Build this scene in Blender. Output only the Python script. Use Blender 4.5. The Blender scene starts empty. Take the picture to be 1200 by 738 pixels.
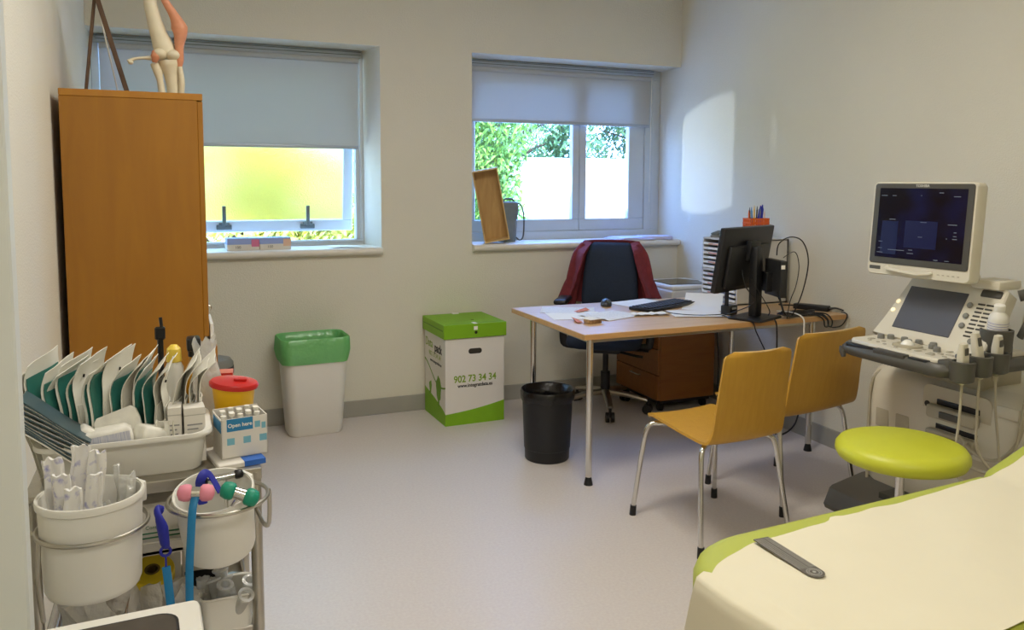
import bpy, bmesh, math, random
from mathutils import Vector, Matrix, noise
R = random.Random(7)
C = bpy.context.scene.collection
SC = bpy.context.scene
PI = math.pi
rad = math.radians

# ------------------------------------------------------------------ helpers
def lin(c):
    out = []
    for v in c:
        v /= 255.0
        out.append(v / 12.92 if v <= 0.04045 else ((v + 0.055) / 1.055) ** 2.4)
    return tuple(out)

def mat(name, c, rough=0.5, metal=0.0, var=0.0, vs=8.0, bump=0.0, bs=60.0, spec=0.5, coat=0.0, stretch=None, trans=0.0, alpha=1.0, c2=None, sss=0.0):
    m = bpy.data.materials.new(name); m.use_nodes = True
    nt = m.node_tree; b = nt.nodes['Principled BSDF']
    col = lin(c) + (1.0,)
    b.inputs['Base Color'].default_value = col
    b.inputs['Roughness'].default_value = rough
    b.inputs['Metallic'].default_value = metal
    b.inputs['Specular IOR Level'].default_value = spec
    b.inputs['Coat Weight'].default_value = coat
    b.inputs['Transmission Weight'].default_value = trans
    b.inputs['Alpha'].default_value = alpha
    tc = nt.nodes.new('ShaderNodeTexCoord'); src = tc.outputs['Object']
    if stretch:
        mp = nt.nodes.new('ShaderNodeMapping'); mp.inputs['Scale'].default_value = stretch
        nt.links.new(src, mp.inputs['Vector']); src = mp.outputs['Vector']
    if var > 0 or c2:
        n = nt.nodes.new('ShaderNodeTexNoise'); n.inputs['Scale'].default_value = vs; n.inputs['Detail'].default_value = 5
        nt.links.new(src, n.inputs['Vector'])
        mx = nt.nodes.new('ShaderNodeMix'); mx.data_type = 'RGBA'
        rp = nt.nodes.new('ShaderNodeMapRange'); rp.inputs[1].default_value = 0.3; rp.inputs[2].default_value = 0.7
        nt.links.new(n.outputs['Fac'], rp.inputs[0]); nt.links.new(rp.outputs[0], mx.inputs[0])
        l = lin(c2) if c2 else tuple(x * (1 - var) for x in col[:3])
        mx.inputs[6].default_value = col
        mx.inputs[7].default_value = tuple(l) + (1.0,)
        nt.links.new(mx.outputs[2], b.inputs['Base Color'])
    if bump > 0:
        n2 = nt.nodes.new('ShaderNodeTexNoise'); n2.inputs['Scale'].default_value = bs; n2.inputs['Detail'].default_value = 3
        nt.links.new(src, n2.inputs['Vector'])
        bp = nt.nodes.new('ShaderNodeBump'); bp.inputs['Strength'].default_value = bump; bp.inputs['Distance'].default_value = 0.01
        nt.links.new(n2.outputs['Fac'], bp.inputs['Height']); nt.links.new(bp.outputs['Normal'], b.inputs['Normal'])
    return m

def wood(name, c, c2, rough=0.4, scale=(14, 14, 1.2), coat=0.1):
    m = mat(name, c, rough, stretch=scale, c2=c2, vs=3.0, coat=coat)
    nt = m.node_tree; n = [x for x in nt.nodes if x.type == 'TEX_NOISE'][0]
    n.inputs['Distortion'].default_value = 0.8; n.inputs['Detail'].default_value = 8
    return m

def translucent(name, c, t=0.5, rough=0.6, clear=0.0, gloss=0.08, bump=0.0, bs=30):
    m = bpy.data.materials.new(name); m.use_nodes = True; nt = m.node_tree
    for n in list(nt.nodes): nt.nodes.remove(n)
    out = nt.nodes.new('ShaderNodeOutputMaterial')
    d = nt.nodes.new('ShaderNodeBsdfDiffuse'); d.inputs[0].default_value = lin(c) + (1,)
    tr = nt.nodes.new('ShaderNodeBsdfTranslucent'); tr.inputs[0].default_value = lin(c) + (1,)
    mx = nt.nodes.new('ShaderNodeMixShader'); mx.inputs[0].default_value = t
    nt.links.new(d.outputs[0], mx.inputs[1]); nt.links.new(tr.outputs[0], mx.inputs[2])
    cur = mx.outputs[0]
    if clear > 0:
        tp = nt.nodes.new('ShaderNodeBsdfTransparent')
        m2 = nt.nodes.new('ShaderNodeMixShader'); m2.inputs[0].default_value = clear
        nt.links.new(cur, m2.inputs[1]); nt.links.new(tp.outputs[0], m2.inputs[2]); cur = m2.outputs[0]
    if gloss > 0:
        g = nt.nodes.new('ShaderNodeBsdfGlossy'); g.inputs['Roughness'].default_value = rough
        m3 = nt.nodes.new('ShaderNodeMixShader'); m3.inputs[0].default_value = gloss
        nt.links.new(cur, m3.inputs[1]); nt.links.new(g.outputs[0], m3.inputs[2]); cur = m3.outputs[0]
        if bump > 0:
            n2 = nt.nodes.new('ShaderNodeTexNoise'); n2.inputs['Scale'].default_value = bs
            bp = nt.nodes.new('ShaderNodeBump'); bp.inputs['Strength'].default_value = bump; bp.inputs['Distance'].default_value = 0.01
            tc = nt.nodes.new('ShaderNodeTexCoord'); nt.links.new(tc.outputs['Object'], n2.inputs['Vector'])
            nt.links.new(n2.outputs[0], bp.inputs['Height']); nt.links.new(bp.outputs[0], g.inputs['Normal']); nt.links.new(bp.outputs[0], d.inputs['Normal'])
    nt.links.new(cur, out.inputs[0])
    return m

def glass_mat(name, tint=(245, 250, 255), refl=0.06):
    m = bpy.data.materials.new(name); m.use_nodes = True; nt = m.node_tree
    for n in list(nt.nodes): nt.nodes.remove(n)
    out = nt.nodes.new('ShaderNodeOutputMaterial')
    tp = nt.nodes.new('ShaderNodeBsdfTransparent'); tp.inputs[0].default_value = lin(tint) + (1,)
    g = nt.nodes.new('ShaderNodeBsdfGlossy'); g.inputs['Roughness'].default_value = 0.02
    mx = nt.nodes.new('ShaderNodeMixShader'); mx.inputs[0].default_value = refl
    nt.links.new(tp.outputs[0], mx.inputs[1]); nt.links.new(g.outputs[0], mx.inputs[2]); nt.links.new(mx.outputs[0], out.inputs[0])
    return m

def emis(name, c, s):
    m = mat(name, c, 0.3); b = m.node_tree.nodes['Principled BSDF']
    b.inputs['Emission Color'].default_value = lin(c) + (1,); b.inputs['Emission Strength'].default_value = s
    return m

def tag(o, label, cat, group=None, kind=None):
    if label: o['label'] = label
    if cat: o['category'] = cat
    if group: o['group'] = group
    if kind: o['kind'] = kind
    return o

def thing(name, label, cat, loc=(0, 0, 0), rz=0.0, group=None, kind=None):
    o = bpy.data.objects.new(name, None); C.objects.link(o)
    o.location = loc; o.rotation_euler = (0, 0, rz); o.empty_display_size = 0.05
    return tag(o, label, cat, group, kind)

def mesh(name, bm, m, parent=None, smooth=35, label=None):
    bmesh.ops.recalc_face_normals(bm, faces=bm.faces[:])
    me = bpy.data.meshes.new(name); bm.to_mesh(me); bm.free()
    for x in (m if isinstance(m, (list, tuple)) else [m]): me.materials.append(x)
    if smooth:
        me.polygons.foreach_set('use_smooth', [True] * len(me.polygons))
        me.set_sharp_from_angle(angle=rad(smooth))
    o = bpy.data.objects.new(name, me); C.objects.link(o)
    if parent: o.parent = parent
    if label: o['label'] = label
    return o

def struct(name, bm, m, parent=None, smooth=35):
    o = mesh(name, bm, m, parent, smooth); o['kind'] = 'structure'; return o

def dup(root, loc, rz=None, label=None, group=None):
    r = root.copy(); C.objects.link(r); r.location = loc
    if rz is not None: r.rotation_euler = (0, 0, rz)
    if label: r['label'] = label
    if group: r['group'] = group
    for ch in list(root.children):
        c = ch.copy(); C.objects.link(c); c.parent = r
        for g in list(ch.children):
            d = g.copy(); C.objects.link(d); d.parent = c
    return r

def B(): return bmesh.new()
def V(*a): return Vector(a)
def rotm(rx=0, ry=0, rz=0):
    return Matrix.Rotation(rz, 4, 'Z') @ Matrix.Rotation(ry, 4, 'Y') @ Matrix.Rotation(rx, 4, 'X')

def addv(bm, verts, faces, mi=0):
    vs = [bm.verts.new(v) for v in verts]
    out = []
    for f in faces:
        try:
            fc = bm.faces.new([vs[i] for i in f]); fc.material_index = mi; out.append(fc)
        except ValueError: pass
    return vs, out

def box(bm, x0, x1, y0, y1, z0, z1, r=0.0, seg=2, M=None, mi=0):
    vs, fs = addv(bm, [V(x, y, z) for x in (x0, x1) for y in (y0, y1) for z in (z0, z1)],
                  [(0, 1, 3, 2), (4, 6, 7, 5), (0, 4, 5, 1), (2, 3, 7, 6), (0, 2, 6, 4), (1, 5, 7, 3)], mi)
    new = set(vs)
    if r > 0:
        es = list({e for f in fs for e in f.edges})
        res = bmesh.ops.bevel(bm, geom=es, offset=r, segments=seg, affect='EDGES', profile=0.5)
        new = {v for f in res['faces'] for v in f.verts}
        for v in vs:
            if v.is_valid: new.add(v)
        for f in res['faces']: f.material_index = mi
        st = list(new)
        while st:
            v = st.pop()
            for e in v.link_edges:
                o = e.other_vert(v)
                if o not in new: new.add(o); st.append(o)
    if M is not None:
        for v in new: v.co = M @ v.co
    return bm

def rings(bm, rs, cap0=True, cap1=True, closed=True, mi=0):
    """loft between rings of equal length"""
    vv = [[bm.verts.new(p) for p in r] for r in rs]
    n = len(vv[0])
    for a, b in zip(vv, vv[1:]):
        for i in range(n if closed else n - 1):
            j = (i + 1) % n
            f = bm.faces.new((a[i], a[j], b[j], b[i])); f.material_index = mi
    if cap0: bm.faces.new(vv[0][::-1]).material_index = mi
    if cap1: bm.faces.new(vv[-1]).material_index = mi
    return vv

def lathe(bm, prof, seg=32, c=(0, 0, 0), M=None, cap0=True, cap1=True, mi=0, sx=1.0, sy=1.0):
    rs = []
    for r, z in prof:
        ring = []
        for i in range(seg):
            a = 2 * PI * i / seg
            p = V(r * math.cos(a) * sx, r * math.sin(a) * sy, z)
            if M is not None: p = M @ p
            ring.append(p + V(*c))
        rs.append(ring)
    return rings(bm, rs, cap0, cap1, True, mi)

def catmull(pts, n=6, closed=False):
    P = [V(*p) for p in pts]; out = []; N = len(P)
    for i in range(N if closed else N - 1):
        if closed: p0, p1, p2, p3 = P[i - 1], P[i], P[(i + 1) % N], P[(i + 2) % N]
        else: p0, p1, p2, p3 = P[max(i - 1, 0)], P[i], P[i + 1], P[min(i + 2, N - 1)]
        for k in range(n):
            t = k / n
            out.append(0.5 * ((2 * p1) + (p2 - p0) * t + (2 * p0 - 5 * p1 + 4 * p2 - p3) * t * t + (3 * p1 - p0 - 3 * p2 + p3) * t ** 3))
    if not closed: out.append(P[-1].copy())
    return out

def tube(bm, pts, r, seg=8, closed=False, sm=0, mi=0, flat=None):
    """tube along points; r a number or list; flat=(a,b) elliptical scale"""
    P = catmull(pts, sm, closed) if sm else [V(*p) for p in pts]
    N = len(P); rs = []
    up = None
    for i in range(N):
        if closed: t = (P[(i + 1) % N] - P[i - 1])
        else: t = P[min(i + 1, N - 1)] - P[max(i - 1, 0)]
        if t.length < 1e-9: t = V(0, 0, 1)
        t.normalize()
        if up is None:
            up = V(0, 0, 1) if abs(t.z) < 0.9 else V(1, 0, 0)
        a = t.cross(up)
        if a.length < 1e-6: a = t.orthogonal()
        a.normalize(); b = a.cross(t).normalized(); up = b
        if isinstance(r, (list, tuple)):
            f = i / (N - 1) * (len(r) - 1); k = min(int(f), len(r) - 2); rr = r[k] + (r[k + 1] - r[k]) * (f - k)
        else: rr = r
        fx, fy = flat or (1, 1)
        rs.append([P[i] + a * (math.cos(2 * PI * j / seg) * rr * fx) + b * (math.sin(2 * PI * j / seg) * rr * fy) for j in range(seg)])
    if closed: rs.append(rs[0]); 
    if closed:
        vv = [[bm.verts.new(p) for p in q] for q in rs[:-1]]
        for i in range(len(vv)):
            A, Bq = vv[i], vv[(i + 1) % len(vv)]
            for j in range(seg):
                bm.faces.new((A[j], A[(j + 1) % seg], Bq[(j + 1) % seg], Bq[j])).material_index = mi
    else: rings(bm, rs, True, True, True, mi)
    return bm

def cyl(bm, p0, p1, r0, r1=None, seg=16, mi=0):
    return tube(bm, [p0, p1], [r0, r0 if r1 is None else r1], seg, mi=mi)

def sheet(bm, fn, nu, nv, th=0.0006, mi=0):
    """thin curved sheet: fn(u,v)->Vector, both sides"""
    g = [[V(*fn(i / nu, j / nv)) for j in range(nv + 1)] for i in range(nu + 1)]
    top = [[None] * (nv + 1) for _ in range(nu + 1)]; bot = [[None] * (nv + 1) for _ in range(nu + 1)]
    for i in range(nu + 1):
        for j in range(nv + 1):
            du = g[min(i + 1, nu)][j] - g[max(i - 1, 0)][j]; dv = g[i][min(j + 1, nv)] - g[i][max(j - 1, 0)]
            n = du.cross(dv)
            n = n.normalized() if n.length > 1e-12 else V(0, 0, 1)
            top[i][j] = bm.verts.new(g[i][j] + n * th / 2); bot[i][j] = bm.verts.new(g[i][j] - n * th / 2)
    def q(a, b, c, d): bm.faces.new((a, b, c, d)).material_index = mi
    for i in range(nu):
        for j in range(nv):
            q(top[i][j], top[i + 1][j], top[i + 1][j + 1], top[i][j + 1])
            q(bot[i][j], bot[i][j + 1], bot[i + 1][j + 1], bot[i + 1][j])
    for i in range(nu):
        q(top[i][0], bot[i][0], bot[i + 1][0], top[i + 1][0]); q(top[i][nv], top[i + 1][nv], bot[i + 1][nv], bot[i][nv])
    for j in range(nv):
        q(top[0][j], top[0][j + 1], bot[0][j + 1], bot[0][j]); q(top[nu][j], bot[nu][j], bot[nu][j + 1], top[nu][j + 1])
    return bm

def rrect(w, d, r, n=5, cx=0, cy=0):
    pts = []
    for (sx, sy, a0) in ((1, 1, 0), (-1, 1, 90), (-1, -1, 180), (1, -1, 270)):
        for k in range(n + 1):
            a = rad(a0 + 90 * k / n)
            pts.append((cx + sx * (w / 2 - r) + r * math.cos(a), cy + sy * (d / 2 - r) + r * math.sin(a)))
    return pts

def prism(bm, poly, h0, h1, M=None, mi=0, bev=0.0):
    """polygon in local xy extruded z h0..h1 (optional chamfer), then M"""
    n = len(poly)
    cx = sum(p[0] for p in poly) / n; cy = sum(p[1] for p in poly) / n
    def ring(z, ins):
        out = []
        for x, y in poly:
            d = math.hypot(x - cx, y - cy) or 1
            p = V(x - (x - cx) / d * ins, y - (y - cy) / d * ins, z)
            out.append(M @ p if M is not None else p)
        return out
    rs = [ring(h0, 0), ring(h1, 0)] if not bev else [ring(h0, bev), ring(h0 + bev, 0), ring(h1 - bev, 0), ring(h1, bev)]
    return rings(bm, rs, True, True, True, mi)

def text(name, body, size, m, parent, M, ext=0.0004, align='CENTER', bold=False, sx=1.0):
    cu = bpy.data.curves.new(name, 'FONT'); cu.body = body; cu.size = size; cu.extrude = ext; cu.resolution_u = 3
    cu.align_x = align; cu.align_y = 'CENTER'
    if bold: cu.offset = size * 0.022
    tmp = bpy.data.objects.new(name + '_curve', cu); C.objects.link(tmp)
    me = bpy.data.meshes.new_from_object(tmp.evaluated_get(bpy.context.evaluated_depsgraph_get()))
    bpy.data.objects.remove(tmp); bpy.data.curves.remove(cu)
    me.transform(M @ Matrix.Diagonal((sx, 1, 1, 1))); me.materials.clear(); me.materials.append(m); me.name = name
    o = bpy.data.objects.new(name, me); C.objects.link(o); o.parent = parent
    return o

def frame_m(o, xdir, ydir):
    x = V(*xdir).normalized(); y = V(*ydir); z = x.cross(y).normalized(); y = z.cross(x)
    M = Matrix(((x.x, y.x, z.x, o[0]), (x.y, y.y, z.y, o[1]), (x.z, y.z, z.z, o[2]), (0, 0, 0, 1)))
    return M
SKY = 3.4; SUN = 9.5; CEIL = [(1.1, 2.3, 38), (0.6, -0.3, 25)]; GLINT = 180; EXPO = 0.0
# ------------------------------------------------------------------ materials
M = {}
M['wall'] = mat('plaster', (222, 218, 202), 0.75, var=0.04, vs=2, bump=0.25, bs=140)
M['ceil'] = mat('ceiling_paint', (235, 233, 228), 0.8, var=0.02)
M['floor'] = mat('vinyl_floor', (212, 205, 199), 0.38, c2=(204, 195, 190), vs=90, spec=0.4, bump=0.05, bs=200)
M['skirt'] = mat('grey_skirting', (160, 158, 148), 0.45, var=0.05)
M['sill'] = mat('stone_sill', (228, 224, 214), 0.4, var=0.06, vs=14)
M['alu'] = mat('window_aluminium', (196, 203, 206), 0.4, 0.1, var=0.03)
M['alu_d'] = mat('dark_window_metal', (104, 112, 110), 0.45, 0.4)
M['glass'] = glass_mat('window_glass')
M['frost'] = bpy.data.materials.new('frosted_glass'); M['frost'].use_nodes = True
def _frost(nt):
    for n in list(nt.nodes): nt.nodes.remove(n)
    out = nt.nodes.new('ShaderNodeOutputMaterial'); rf = nt.nodes.new('ShaderNodeBsdfRefraction')
    rf.inputs['Color'].default_value = lin((250, 247, 222)) + (1,); rf.inputs['Roughness'].default_value = .42; rf.inputs['IOR'].default_value = 1.2
    g = nt.nodes.new('ShaderNodeBsdfGlossy'); g.inputs['Roughness'].default_value = .4
    mx = nt.nodes.new('ShaderNodeMixShader'); mx.inputs[0].default_value = .05
    tc = nt.nodes.new('ShaderNodeTexCoord'); n2 = nt.nodes.new('ShaderNodeTexNoise'); n2.inputs['Scale'].default_value = 120
    bp = nt.nodes.new('ShaderNodeBump'); bp.inputs['Strength'].default_value = .5; bp.inputs['Distance'].default_value = .01
    nt.links.new(tc.outputs['Object'], n2.inputs['Vector']); nt.links.new(n2.outputs[0], bp.inputs['Height']); nt.links.new(bp.outputs[0], rf.inputs['Normal'])
    nt.links.new(rf.outputs[0], mx.inputs[1]); nt.links.new(g.outputs[0], mx.inputs[2]); nt.links.new(mx.outputs[0], out.inputs[0])
_frost(M['frost'].node_tree)
M['blind'] = translucent('blind_fabric', (206, 208, 208), 0.30, 0.9, 0.0, 0.0)
M['blind_d'] = mat('blind_metal', (176, 186, 198), 0.4, 0.3)
M['white'] = mat('white_plastic', (228, 226, 218), 0.4, var=0.02)
M['cream'] = mat('cream_plastic', (214, 208, 190), 0.42, var=0.03)
M['cream_d'] = mat('dark_cream_plastic', (178, 170, 148), 0.5, var=0.05)  # deeper cream tone for the machine's plugs, cables, buttons and trim
M['dgrey'] = mat('dark_grey_plastic', (82, 80, 74), 0.45, var=0.08)
M['black'] = mat('black_plastic', (22, 23, 26), 0.4, var=0.1)
M['blackgloss'] = mat('black_gloss', (10, 11, 16), 0.12, spec=0.5)
M['chrome'] = mat('chrome', (215, 213, 208), 0.16, 1.0)
M['steel'] = mat('brushed_steel', (188, 184, 174), 0.32, 1.0, var=0.08, vs=30)
M['greywood'] = mat('wall', (200, 200, 200))
M['beech'] = wood('beech_ply', (202, 154, 56), (195, 147, 51), 0.42, (18, 18, 1.5))
M['cabinet'] = wood('cabinet_veneer', (156, 104, 16), (146, 95, 12), 0.45, (6, 6, 0.7))
M['cabinet_e'] = wood('cabinet_edge', (172, 118, 30), (162, 106, 24), 0.45, (6, 6, 0.7))
M['pedestal'] = wood('pedestal_veneer', (150, 94, 34), (138, 82, 28), 0.5, (1.2, 10, 10))
M['desk'] = wood('desk_laminate', (208, 174, 130), (195, 159, 115), 0.4, (1.5, 14, 14), 0.05)
M['desk_e'] = wood('desk_edge', (200, 158, 104), (186, 142, 90), 0.45, (1.5, 14, 14), 0.05)
M['paper'] = mat('paper', (238, 236, 228), 0.7, var=0.02)
M['paperprint'] = mat('printed_paper', (236, 234, 226), 0.7, c2=(205, 205, 205), vs=130)
M['green'] = mat('box_green', (126, 178, 20), 0.55, var=0.05)
M['card'] = mat('white_card', (224, 220, 212), 0.6, var=0.02)
M['darktext'] = mat('dark_ink', (42, 44, 40), 0.6)
M['greytext'] = mat('grey_ink', (120, 120, 112), 0.6)
M['greentext'] = mat('green_ink', (128, 160, 40), 0.6)
M['lime'] = mat('lime_vinyl', (200, 204, 54), 0.42, var=0.04, bump=0.03, bs=300)
M['limedull'] = mat('pale_lime_vinyl', (180, 188, 78), 0.5, var=0.04, bump=0.03, bs=300)
M['couchpaper'] = mat('couch_paper', (228, 221, 196), 0.75, var=0.03, vs=6, bump=0.1, bs=12)
M['bag'] = translucent('green_bag_film', (128, 212, 128), 0.35, 0.35, 0.06, 0.1, 0.6, 30)
M['clear'] = translucent('clear_film', (240, 240, 236), 0.45, 0.25, 0.38, 0.16, 0.8, 60)
M['red'] = mat('red_plastic', (190, 30, 26), 0.3)
M['yellow'] = mat('yellow_plastic', (236, 186, 20), 0.4)
M['teal'] = mat('teal_film', (50, 118, 108), 0.28, var=0.15, vs=20, coat=0.3)
M['tealdark'] = mat('grey_teal_film', (70, 92, 100), 0.35, var=0.2, vs=20)
M['tissue'] = mat('pouch_paper', (232, 230, 220), 0.7, var=0.04, vs=30)
M['blue'] = mat('blue_ink', (40, 128, 180), 0.5)
M['navy'] = mat('navy_strap', (26, 34, 150), 0.6)
M['cyan'] = mat('blue_strap', (24, 124, 180), 0.5, var=0.08, vs=60)
M['pink'] = mat('pink_rubber', (226, 140, 160), 0.6)
M['tealgreen'] = mat('green_rubber', (8, 140, 112), 0.5)
M['jacket'] = mat('red_jacket', (128, 46, 52), 0.85, var=0.25, vs=30, bump=0.35, bs=70)
M['chairblue'] = mat('dark_blue_fabric', (38, 50, 70), 0.9, var=0.15, vs=80, bump=0.1, bs=400)
M['bone'] = mat('bone_plastic', (222, 212, 184), 0.5, var=0.08, vs=20)
M['muscle'] = mat('muscle_red', (216, 146, 110), 0.5, var=0.2, vs=25)
M['orange'] = mat('orange_plastic', (224, 98, 30), 0.45)
M['tray'] = mat('paper_tray_grey', (196, 194, 190), 0.5)
M['mesh_bin'] = mat('black_bin', (20, 21, 24), 0.45, var=0.2, vs=40)
M['grey'] = mat('mid_grey_plastic', (128, 128, 122), 0.5, var=0.05)
M['lilac'] = mat('glove_box_blue', (150, 170, 226), 0.5)
M['skin'] = mat('peach_card', (224, 186, 160), 0.6)
M['lightwood'] = wood('light_box_wood', (196, 160, 100), (176, 138, 82), 0.5, (12, 12, 1.5))
M['lightwood_e'] = wood('box_wood_edge', (216, 184, 126), (200, 166, 108), 0.5, (12, 12, 1.5))
M['bagcloth'] = mat('grey_case_cloth', (122, 130, 134), 0.8, var=0.1, vs=30)
M['easel'] = wood('easel_wood', (96, 70, 46), (80, 56, 36), 0.5, (12, 12, 2))
M['ruler'] = translucent('smoky_ruler', (112, 108, 104), 0.3, 0.2, 0.12, 0.12)
M['lilacpaper'] = mat('lilac_paper', (206, 206, 236), 0.7, var=0.04)
M['doorpaint'] = mat('door_paint', (212, 216, 212), 0.5, var=0.02)

# ------------------------------------------------------------------ room shell
D = 4.848
WT = 0.34            # outer wall thickness
def xr(y): return 3.35 - 0.028 * (D - y)
XL = -0.377
ZC = 2.8
YB = -1.6
w1 = (XL, 1.193); w2 = (1.782, 3.36); zo0, zo1 = 1.0, 2.25

bm = B(); box(bm, -1.2, 3.9, YB - 0.1, D + WT, -0.1, 0.0); struct('floor', bm, M['floor'])
bm = B(); box(bm, -1.2, 3.9, YB - 0.1, D + WT, ZC, ZC + 0.1); struct('ceiling', bm, M['ceil'])
bm = B()
box(bm, XL - 0.2, 3.6, D, D + WT, 0.0, zo0)
box(bm, XL - 0.2, 3.6, D, D + WT, zo1, ZC)
prism(bm, [(w1[1], D), (w2[0], D), (w2[0], D + WT), (1.118, D + WT)], zo0, zo1)
struct('wall_back', bm, M['wall'])
bm = B()
prism(bm, [(xr(YB), YB), (xr(D) , D), (xr(D) , D + WT), (xr(D) + 0.3, D + WT), (xr(YB) + 0.3, YB)], 0, ZC)
struct('wall_right', bm, M['wall'])
bm = B()
box(bm, XL - 0.2, XL, YB, D + WT, 0, ZC)
struct('wall_left', bm, M['wall'])
bm = B(); box(bm, -1.2, 3.9, YB - 0.1, YB, 0, ZC); struct('wall_rear', bm, M['wall'])
# open door leaf whose edge shows at the left margin
dr = thing('door_1', None, None, (-0.198, 1.3, 0), kind='structure')
bm = B(); box(bm, -0.172, 0.0, -0.04, 0.0, 0.0, 2.6, 0.003, 1); struct('door_leaf', bm, M['doorpaint'], dr)

bm = B(); box(bm, XL, xr(D) - 0.001, D - 0.014, D, 0.0, 0.10, 0.003, 1); struct('baseboard_back', bm, M['skirt'])
bm = B(); prism(bm, [(xr(YB) - 0.014, YB), (xr(D) - 0.014, D - 0.014), (xr(D), D - 0.014), (xr(YB), YB)], 0, 0.10); struct('baseboard_right', bm, M['skirt'])
bm = B(); box(bm, XL, XL + 0.014, 1.4, D - 0.014, 0, 0.10, 0.003, 1); struct('baseboard_left', bm, M['skirt'])

def sill(name, x0, x1):
    bm = B(); prof = []
    for k in range(9):
        a = rad(90 + 180 * k / 8)
        prof.append((4.828 + 0.024 * math.cos(a), 1.0195 + 0.0225 * math.sin(a)))
    prof = prof + [(5.10, 0.997), (5.10, 1.042)]
    Mx = Matrix(((0, 0, 1, 0), (1, 0, 0, 0), (0, 1, 0, 0), (0, 0, 0, 1)))
    prism(bm, prof, x0, x1, Mx)
    return struct(name, bm, M['sill'])
sill('trim_1', XL + 0.002, 1.192); sill('trim_2', 1.783, 3.345)

# ------------------------------------------------------------------ windows
YF = 5.10
def frame_boxes(bm, x0, x1, z0, z1, w, y0, y1, r=0.004, wb=None):
    wb = wb or w
    box(bm, x0, x1, y0, y1, z0, z0 + wb, r, 1); box(bm, x0, x1, y0, y1, z1 - w, z1, r, 1)
    box(bm, x0, x0 + w, y0, y1, z0 + wb - 0.002, z1 - w + 0.002, r, 1); box(bm, x1 - w, x1, y0, y1, z0 + wb - 0.002, z1 - w + 0.002, r, 1)

W1 = thing('window_1', None, None, (0, YF, 0), kind='structure')
bm = B(); frame_boxes(bm, XL, 1.138, 1.03, 2.25, 0.045, 0.0, 0.07)
box(bm, 1.118, 1.14, -0.012, 0.0, 1.075, 2.25, 0.003, 1)
box(bm, XL, 1.14, -0.012, 0.0, 1.062, 1.075, 0.003, 1)
struct('window_frame', bm, M['alu'], W1)
# hopper sash hinged at the top, pushed outwards at the bottom
hz, ang = 2.19, rad(6.5)
Ms = Matrix.Translation((0, 0.072, hz)) @ Matrix.Rotation(ang, 4, 'X')
bm = B()
def sashbox(x0, x1, z0, z1, y0=0.0, y1=0.045): box(bm, x0, x1, y0, y1, z0, z1, 0.004, 1, Ms)
sashbox(-0.30, 1.107, -1.075, -1.005); sashbox(-0.30, 1.107, -0.06, 0.0); sashbox(-0.30, -0.245, -1.006, -0.059); sashbox(1.047, 1.107, -1.006, -0.059)
sash = struct('sash_frame', bm, M['alu'], W1)
bm = B(); box(bm, -0.25, 1.052, 0.018, 0.024, -1.01, -0.055, 0, 1, Ms); struct('pane', bm, M['frost'], sash)
for lx in (0.31, 0.815):
    bm = B()
    box(bm, lx - 0.045, lx + 0.045, -0.022, 0.0, -1.056, -1.026, 0.004, 2, Ms)
    box(bm, lx - 0.03, lx + 0.03, -0.03, -0.018, -1.03, -1.008, 0.003, 2, Ms)
    box(bm, lx - 0.011, lx + 0.011, -0.04, -0.022, -1.03, -0.905, 0.004, 2, Ms @ Matrix.Translation((0, 0, 0)))
    struct('window_latch', bm, M['alu_d'], W1)

W2 = thing('window_2', None, None, (0, YF, 0), kind='structure')
bm = B(); frame_boxes(bm, 1.782, 3.349, 1.03, 2.25, 0.07, 0.0, 0.07, wb=0.07)
struct('window_frame', bm, M['alu'], W2)
def leaf(nm, x0, x1, wl, wr):
    bm = B(); y0, y1 = 0.012, 0.062
    z0, z1, wb = 1.098, 2.182, 0.085
    box(bm, x0, x1, y0, y1, z0, z0 + wb, 0.005, 1); box(bm, x0, x1, y0, y1, z1 - 0.06, z1, 0.005, 1)
    box(bm, x0, x0 + wl, y0, y1, z0 + wb - 0.002, z1 - 0.058, 0.005, 1); box(bm, x1 - wr, x1, y0, y1, z0 + wb - 0.002, z1 - 0.058, 0.005, 1)
    o = struct('sash_frame', bm, M['alu'], W2)
    bm = B(); box(bm, x0 + wl - 0.005, x1 - wr + 0.005, 0.034, 0.040, z0 + wb - 0.005, z1 - 0.055); struct('pane', bm, M['glass'], o)
leaf('a', 1.852, 2.69, 0.05, 0.055); leaf('b', 2.692, 3.225, 0.055, 0.13)
bm = B(); box(bm, 3.222, 3.282, 0.0, 0.06, 1.098, 2.182, 0.003, 1); struct('window_jamb', bm, M['alu'], W2)

def blind(label, x0, x1, zb):
    t = thing('roller_blind', label, 'blind', ((x0 + x1) / 2, 5.076, 2.247), group=None)
    h = (x1 - x0) / 2; z = zb - 2.245
    bm = B(); box(bm, -h, h, -0.020, 0.021, -0.045, 0.0, 0.006, 2); mesh('cassette', bm, M['blind_d'], t)
    bm = B(); box(bm, -h, h, -0.0215, -0.016, -0.012, -0.008); box(bm, -h, h, -0.0215, -0.016, -0.030, -0.026); mesh('groove_trim', bm, M['alu_d'], t)
    bm = B(); cyl(bm, (-h + .015, 0.0, -0.058), (h - .015, 0.0, -0.058), 0.018, seg=20); mesh('roller', bm, M['blind'], t)
    bm = B(); box(bm, -h + 0.015, h - 0.02, 0.004, 0.0055, z + 0.01, -0.04); mesh('fabric', bm, M['blind'], t)
    bm = B(); box(bm, -h + 0.012, h - 0.017, -0.001, 0.011, z, z + 0.022, 0.003, 2); mesh('bottom_bar', bm, M['blind_d'], t)
    return t
blind('grey roller blind half lowered over the left window behind the tall cabinet', -0.345, 1.125, 1.64)
b2 = blind('grey roller blind lowered over the top of the right window above the desk', 1.80, 3.26, 1.838)
bm = B()
tube(bm, [(0.716, -0.015, -0.05), (0.716, -0.012, -0.5), (0.714, -0.012, -0.95)], 0.0022, 6)
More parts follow.
